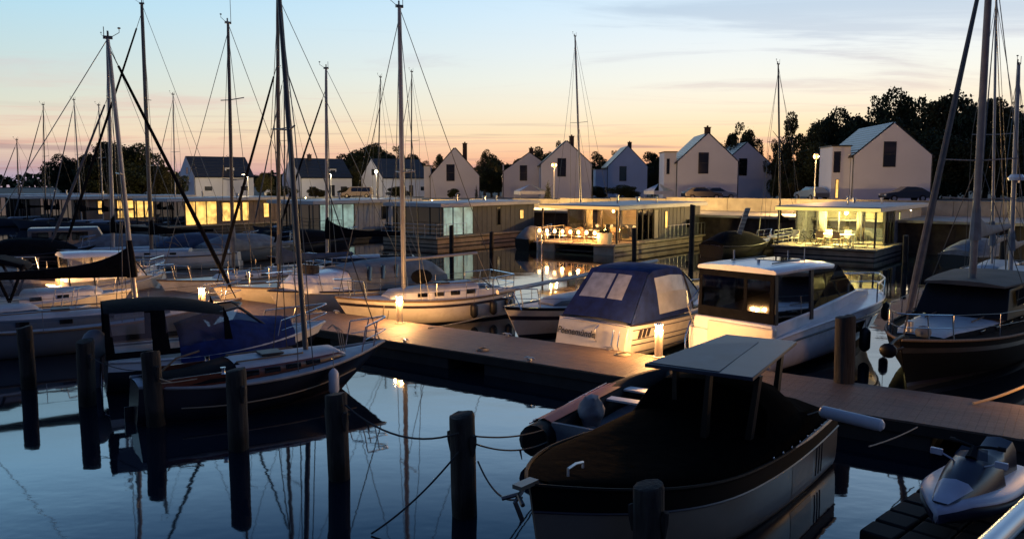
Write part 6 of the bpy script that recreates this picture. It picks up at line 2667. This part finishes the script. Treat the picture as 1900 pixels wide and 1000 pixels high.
# ---- inflatable between the piles and the pier ---------------------------
ri = empty('inflatable_boat', 'black and red inflatable dinghy moored beyond the foreground cruiser', 'dinghy', (2.25, 15.75, .1), radians(58), 'boats moored in the marina')
Lr = 4.9
mb = MB()
tube_pts = [(-Lr / 2, .66, .27), (-Lr / 2 + .3, .68, .27), (0, .70, .28), (Lr / 2 - 1.3, .66, .31), (Lr / 2 - .5, .40, .38), (Lr / 2, 0, .44), (Lr / 2 - .5, -.40, .38), (Lr / 2 - 1.3, -.66, .31), (0, -.70, .28), (-Lr / 2 + .3, -.68, .27), (-Lr / 2, -.66, .27)]
# smooth the corner
sm = []
for i in range(len(tube_pts) - 1):
    for k in range(4):
        t = k / 4
        p0 = Vector(tube_pts[max(0, i - 1)])
        p1, p2 = Vector(tube_pts[i]), Vector(tube_pts[i + 1])
        p3 = Vector(tube_pts[min(len(tube_pts) - 1, i + 2)])
        sm.append(.5 * ((2 * p1) + (p2 - p0) * t + (2 * p0 - 5 * p1 + 4 * p2 - p3) * t * t + (3 * p1 - 3 * p2 + p3 - p0) * t ** 3))
sm.append(Vector(tube_pts[-1]))
n = len(sm)
mb.tube(sm, [.06 if i in (0, n - 1) else (.22 if i in (1, n - 2) else .29) for i in range(n)], 14)
mb.build('buoyancy_tube', M_rubber, ri)
mb = MB()
for sd in (1, -1):
    mb.loft([[(x, sd * (.70 + .26), .46), (x, sd * (.70 + .15), .552), (x, sd * (.70 - .02), .592), (x, sd * .52, .54)] for x in (-Lr / 2 + .4, -1.2, 0, Lr / 2 - 1.4)], caps=False)
mb.build('tread_strip', M_red, ri)
mb = MB()
for sd in (1, -1):
    mb.tube([(-Lr / 2 + .3, sd * .93, .48), (-1.2, sd * .985, .44), (0, sd * .99, .48), (Lr / 2 - 1.3, sd * .95, .52)], .014, 5)
    for x in (-1.9, -1.2, -.5, .2, .9):
        mb.box((x, sd * .95, .47), (.12, .05, .05))
mb.build('grab_line', M_fend, ri)
mb = MB()
mb.bb(-Lr / 2 + .35, Lr / 2 - .7, -.5, .5, .02, .10)
mb.bb(-Lr / 2 + .35, -Lr / 2 + .43, -.5, .5, .08, .55)
mb.build('floor_board', M_greycanvas, ri)
mb = MB()
mb.bb(.1, .35, -.45, .45, .45, .49)
mb.bb(.95, 1.25, -.45, .45, .46, .50)
mb.build('thwart', M_fend, ri)
mb = MB()
rr = random.Random(6)
rings = []
for i in range(9):
    a = i / 8
    w = .27 * sin(pi * (.22 + .60 * a)) + .02 * rr.uniform(-1, 1)
    rings.append([(-1.0 + w * 1.0 * cos(k * pi / 7) + rr.uniform(-.02, .02), .25 + w * .9 * sin(k * pi / 7) + rr.uniform(-.02, .02), .28 + .52 * a + .03 * sin(k * 1.7)) for k in range(14)])
mb.loft(rings, closed=True)
mb.build('covered_outboard', mat('pale_grey_cover', (.17, .175, .19), rough=.8, var=.3, vscale=5), ri, smooth=60)

# ropes from the blunt pile
R0 = pB + Vector((.1, 0, 1.28))
rope('mooring_rope', 'upper dark rope from the blunt pile to the inflatable dinghy', R0, Vector((.55, 13.9, .62)), .06)
rope('mooring_rope', 'lower dark rope from the blunt pile to the inflatable dinghy', R0 + Vector((0, 0, -.12)), Vector((.62, 13.75, .45)), .12, knot=.6)
rope('mooring_rope', 'slack dark rope from the blunt pile to the bow anchor of the foreground cruiser', pB + Vector((.12, 0, .9)), Vector((.12, 9.35, 1.22)), .22)
rope('mooring_rope', 'light rope from the third pile to the stern of the blue covered motorboat', pos[2] + Vector((.15, -.1, 1.0)), W(432, 682, .9), .22, m=M_rope, r=.012)
rope('mooring_rope', 'pale rope from the near pile to the deck of the dark sailboat', pos[2] + Vector((.18, -.1, .9)), W(436, 684, .95), .05, m=M_rope, r=.012)
rope('mooring_rope', 'dark rope along the near hulls from the second pile to the third', pos[1] + Vector((.1, -.1, 1.15)), pos[2] + Vector((-.1, 0, 1.15)), .12, r=.010)
rope('mooring_rope', 'pale rope from the pier to the stern of the cream sailboat', W(795, 609, .56), W(905, 586, .45), .03, m=M_rope, r=.02)
rope('mooring_rope', 'yellowish rope from the pier to the black hulled ketch at right', W(1806, 748, .58), W(1925, 704, 1.0), .05, m=mat('yellow_rope', (.45, .33, .2), rough=.8), r=.028)
rope('mooring_rope', 'thin rope from the foreground cruiser stern to the pier', W(1612, 828, .75), W(1702, 792, .56), .03, m=M_rope, r=.012)

# ---- jet ski on a floating dock ------------------------------------------
tail = Vector((7.72, 12.3, 0))
nose = Vector((5.62, 10.3, 0))
a_ = atan2(nose.y - tail.y, nose.x - tail.x)
dk = empty('floating_dock', 'dark floating drive-on dock under the jet ski at lower right', 'dock', (6.8, 11.35, 0), a_)
mb = MB()
rr = random.Random(8)
for i in range(7):
    for j in range(4):
        mb.bb(-1.9 + i * .52, -1.9 + i * .52 + .49, -1.0 + j * .5, -1.0 + j * .5 + .47, -.2, .14 + rr.uniform(-.01, .01))
mb.build('float_cubes', M_rubber, dk, bevel=.04)
js = empty('jet_ski', 'pale blue and black jet ski with upright handlebar on a dark floating dock', 'jet ski', ((tail.x + nose.x) / 2, (tail.y + nose.y) / 2, .16), a_)
Lj = (nose - tail).length
M_js = mat('jetski_pale', (.40, .40, .48), rough=.35, var=.12)
M_jd = mat('jetski_dark', (.012, .014, .03), rough=.3, var=.2)
rings = []
for i in range(15):
    t = i / 14
    x = -Lj / 2 + Lj * t
    w = .56 * (1 - max(0, (t - .45) / .55) ** 2.4) + .03
    zd = .42 + .16 * t - .10 * max(0, t - .85) / .15
    rings.append([(x, y * w, z) for y, z in ((-1, zd - .04), (-1.0, zd - .16), (-.78, .2 + .2 * t ** 3), (-.35, .04 + .3 * t ** 3), (0, .0 + .32 * t ** 3), (.35, .04 + .3 * t ** 3), (.78, .2 + .2 * t ** 3), (1, zd - .16), (1, zd - .04),
                                             (.9, zd + .02), (.5, zd + .03), (0, zd + .05), (-.5, zd + .03), (-.9, zd + .02))])
mb = MB()
mb.loft(rings, closed=True, mf=lambda i, k: 1 if 0 <= k <= 7 else 0)
mb.build('hull', [M_js, M_jd], js, smooth=75)
mb = MB()
rings = []
for i in range(11):
    t = i / 10
    x = lerp(-.15, Lj / 2 - .12, t)
    w = .34 * (1 - .75 * t ** 1.6)
    z0 = .50 + .08 * t
    z1 = .93 - .38 * t ** 1.3
    rings.append([(x, y * w, lerp(z0, z1, k)) for y, k in ((-1.15, 0), (-1, .55), (-.7, .9), (0, 1.05), (.7, .9), (1, .55), (1.15, 0))])
mb.loft(rings, mf=lambda i, k: 0 if (k in (1, 2, 3, 4)) and i > 5 else 1)
mb.build('bonnet', [M_js, M_jd], js, smooth=80)
mb = MB()
rings = []
for i in range(11):
    t = i / 10
    x = lerp(-Lj / 2 + .28, .02, t)
    w = .19 + .03 * (1 - t)
    z1 = .83 - .08 * sin(pi * t * .9) + .07 * (1 - t)
    rings.append([(x, y * w, lerp(.46, z1, k)) for y, k in ((-1.2, 0), (-1.05, .7), (-.8, .96), (0, 1.04), (.8, .96), (1.05, .7), (1.2, 0))])
mb.loft(rings)
mb.build('seat', M_jd, js, smooth=50)
mb = MB()
mb.tube([(.12, 0, .88), (0, 0, 1.02)], [.09, .05], 8)
mb.tube([(-.12, -.36, 1.04), (-.02, -.2, 1.06), (.0, 0, 1.03), (-.02, .2, 1.06), (-.12, .36, 1.04)], .022, 8)
mb.tube([(-.12, -.36, 1.04), (-.08, -.27, 1.05)], .034, 8)
mb.tube([(-.12, .36, 1.04), (-.08, .27, 1.05)], .034, 8)
mb.build('handlebar', M_rubber, js)
for sd in (-1, 1):
    mb = MB()
    mb.tube([(.22, sd * .2, .84), (.26, sd * .36, .92)], .015, 6)
    mb.box((.27, sd * .42, .93), (.06, .16, .09))
    mb.build('mirror', M_js, js, bevel=.01)
mb = MB()
mb.loft([[(.16, -.22, .90), (.16, .22, .90)], [(.0, -.17, 1.02), (.0, .17, 1.02)]], caps=False)
mb.build('screen', M_smoke, js)

# ---- black hulled ketch at right ------------------------------------------
bw = Vector((8.95, 18.35, 0))
st = bw + Vector((cos(radians(47)), sin(radians(47)), 0)) * 10.5
kt, hk = sailboat('black hulled motor sailer with bow anchor and thick furled foresail at the right edge', st, bw, 1800, (1842, -150), B=3.3, hullm=MATS['dull_black'], zs=1.2, zm=1.05, zb=1.35, cab=(.3, .86), cab_w=.7, cab_h=.3, deck=M_dk,
                  wins=4, coach_m=M_dk, bands=[(.82, .88, mat('tan_band', (.03, .026, .022), rough=.5, var=.4, vscale=2))], tr=.7,
                  rig_k=dict(r=.10, m=mat('dull_mast', (.20, .19, .18), rough=.6, var=.2), furl=True, furl_r=.095, furl_m=mat('grey_furled_sail', (.09, .085, .08), rough=.8, var=.3, vscale=4, bump=.6, bscale=10), boom=True, boom_len=4, boom_z=2.2, spreaders=(.40, .30), cover=M_greycanvas, cover_h=.25))
L = hk.L
mb = MB()
mb.prof([(-3.7, 1.15, 1.25), (-3.7, 2.12, 1.1), (-.2, 2.08, 1.05), (.4, 1.3, 1.15)])
dh = mb.build('wheelhouse', M_black, kt, bevel=.03)
mb = MB()
rings = []
for i in range(7):
    x = lerp(-3.9, .15, i / 6)
    w = 1.25 * (1 - .2 * (i / 6) ** 3)
    rings.append([(x, y * w, 2.13 + .08 * (1 - y * y) + dz_) for y, dz_ in ((-1, 0), (-1, .05), (-.5, .05), (0, .05), (.5, .05), (1, .05), (1, 0))])
mb.loft(rings)
mb.build('wheelhouse_roof', M_dkconc, kt, smooth=50)
mb = MB()
for sd in (-1, 1):
    for k in range(3):
        xa = -3.5 + k * 1.05
        mb.poly([(xa, sd * 1.20, 1.6), (xa + .9, sd * 1.19, 1.6), (xa + .9, sd * 1.13, 2.02), (xa, sd * 1.14, 2.02)])
mb.build('wheelhouse_window', M_win, dh, smooth=0)
mb = MB()
ax_ = L / 2
mb.tube([(ax_ - .2, 0, 1.42), (ax_ + .35, 0, 1.40), (ax_ + .75, 0, 1.3)], .035, 6)
mb.ell((ax_ + .78, 0, 1.22), (.10, .2, .17), 10, 6)
mb.tube([(ax_ + .4, -.2, 1.25), (ax_ + .75, 0, 1.18), (ax_ + .4, .2, 1.25)], .035, 6)
mb.build('anchor', M_steel if False else M_black, kt)
mb = MB()
mb.ell((ax_ - 1.0, .2, 1.42), (.22, .18, .16), 10, 6)
mb.build('windlass', M_greycanvas, kt)
mb = MB()
mb.tube([(ax_ - 1.6, -.3, 1.3), (ax_ - 1.6, -.3, 1.55), (ax_ - 1.6, -.3, 1.57)], [.12, .10, .04], 10)
mb.build('deck_vent', M_zinc, kt)

far_sail('sailboat far right whose mast rises beside the tall right mast', 1838, 530, (1849, -20), L=8, rig_k=dict(m=M_alu, furl=True, furl_r=.04, boom_len=3, cover=M_greycanvas, spreaders=(.48,)))
fr_, fh = far_sail('white decked sailboat at the right edge with a radar dome on its mast', 1872, 545, (1890, 120), L=8, hullm=M_navy, rig_k=dict(m=M_alu, r=.10, furl=False, boom_len=3, cover=M_greycanvas, spreaders=(.35,)))
mb = MB()
mb.tube([(.45, 0, 5.0), (.45, 0, 5.12), (.45, 0, 5.26)], [.32, .34, .22], 14)
mb.bb(.05, .45, -.06, .06, 4.9, 4.99)
mb.build('radar_dome', M_white, fr_)
far_motor('small dark boat with white covers moored right of the right houseboat', 1775, 0, 500, 6, 35, hullm=M_navy, cover=M_greycanvas, house=False)
far_motor('dark covered boat between the two lit houseboats', 1318, 0, 478, 5.5, 30, hullm=M_black, cover=M_dk, house=False)
far_motor('small dark boat at the left end of the string light houseboat', 968, 0, 464, 3.6, 52, hullm=M_black, cover=M_greycanvas, house=False, B=1.5)
gp = empty('gangplank', 'pale gangplank leaning up beside the lit right houseboat', 'gangplank', W(1368, 446, 1.1))
a = Vector((0, 0, 0))
b = D(1388, 386, W(1368, 446, 1.1).y) - W(1368, 446, 1.1)
mb = MB()
wv_ = Vector((.17, 0, 0))
mb.loft([[a - wv_, a + wv_, b + wv_, b - wv_], [v + Vector((0, .07, 0)) for v in (a - wv_, a + wv_, b + wv_, b - wv_)]], closed=True)
mb.build('board', M_pale, gp)
mb = MB()
for k in range(1, 8):
    c = a.lerp(b, k / 8)
    mb.tube([c - wv_ + Vector((0, -.02, 0)), c + wv_ + Vector((0, -.02, 0))], .02, 5)
mb.build('tread', M_frame, gp)

# ---- pipe handrail of the viewing terrace ---------------------------------
hr = empty('handrail', 'pale metal pipe handrail cutting the lower right corner', 'handrail', (0, 0, 0))
mb = MB()
a = W(1768, 1075, 4.1)
b = W(1925, 925, 4.1)
d = (b - a).normalized()
mb.tube([a - d * .6, a, b, b + d * 2.5], .027, 14)
mb.build('rail', mat('blue_grey_pipe', (.45, .5, .55), rough=.3, metal=.5, var=.1), hr)
mb = MB()
for k in (-.45, 2.2):
    p_ = b + d * k if k > 0 else a + d * k
    mb.tube([p_, p_ - Vector((0, 0, 1.1))], .022, 8)
mb.build('post', M_zinc, hr)
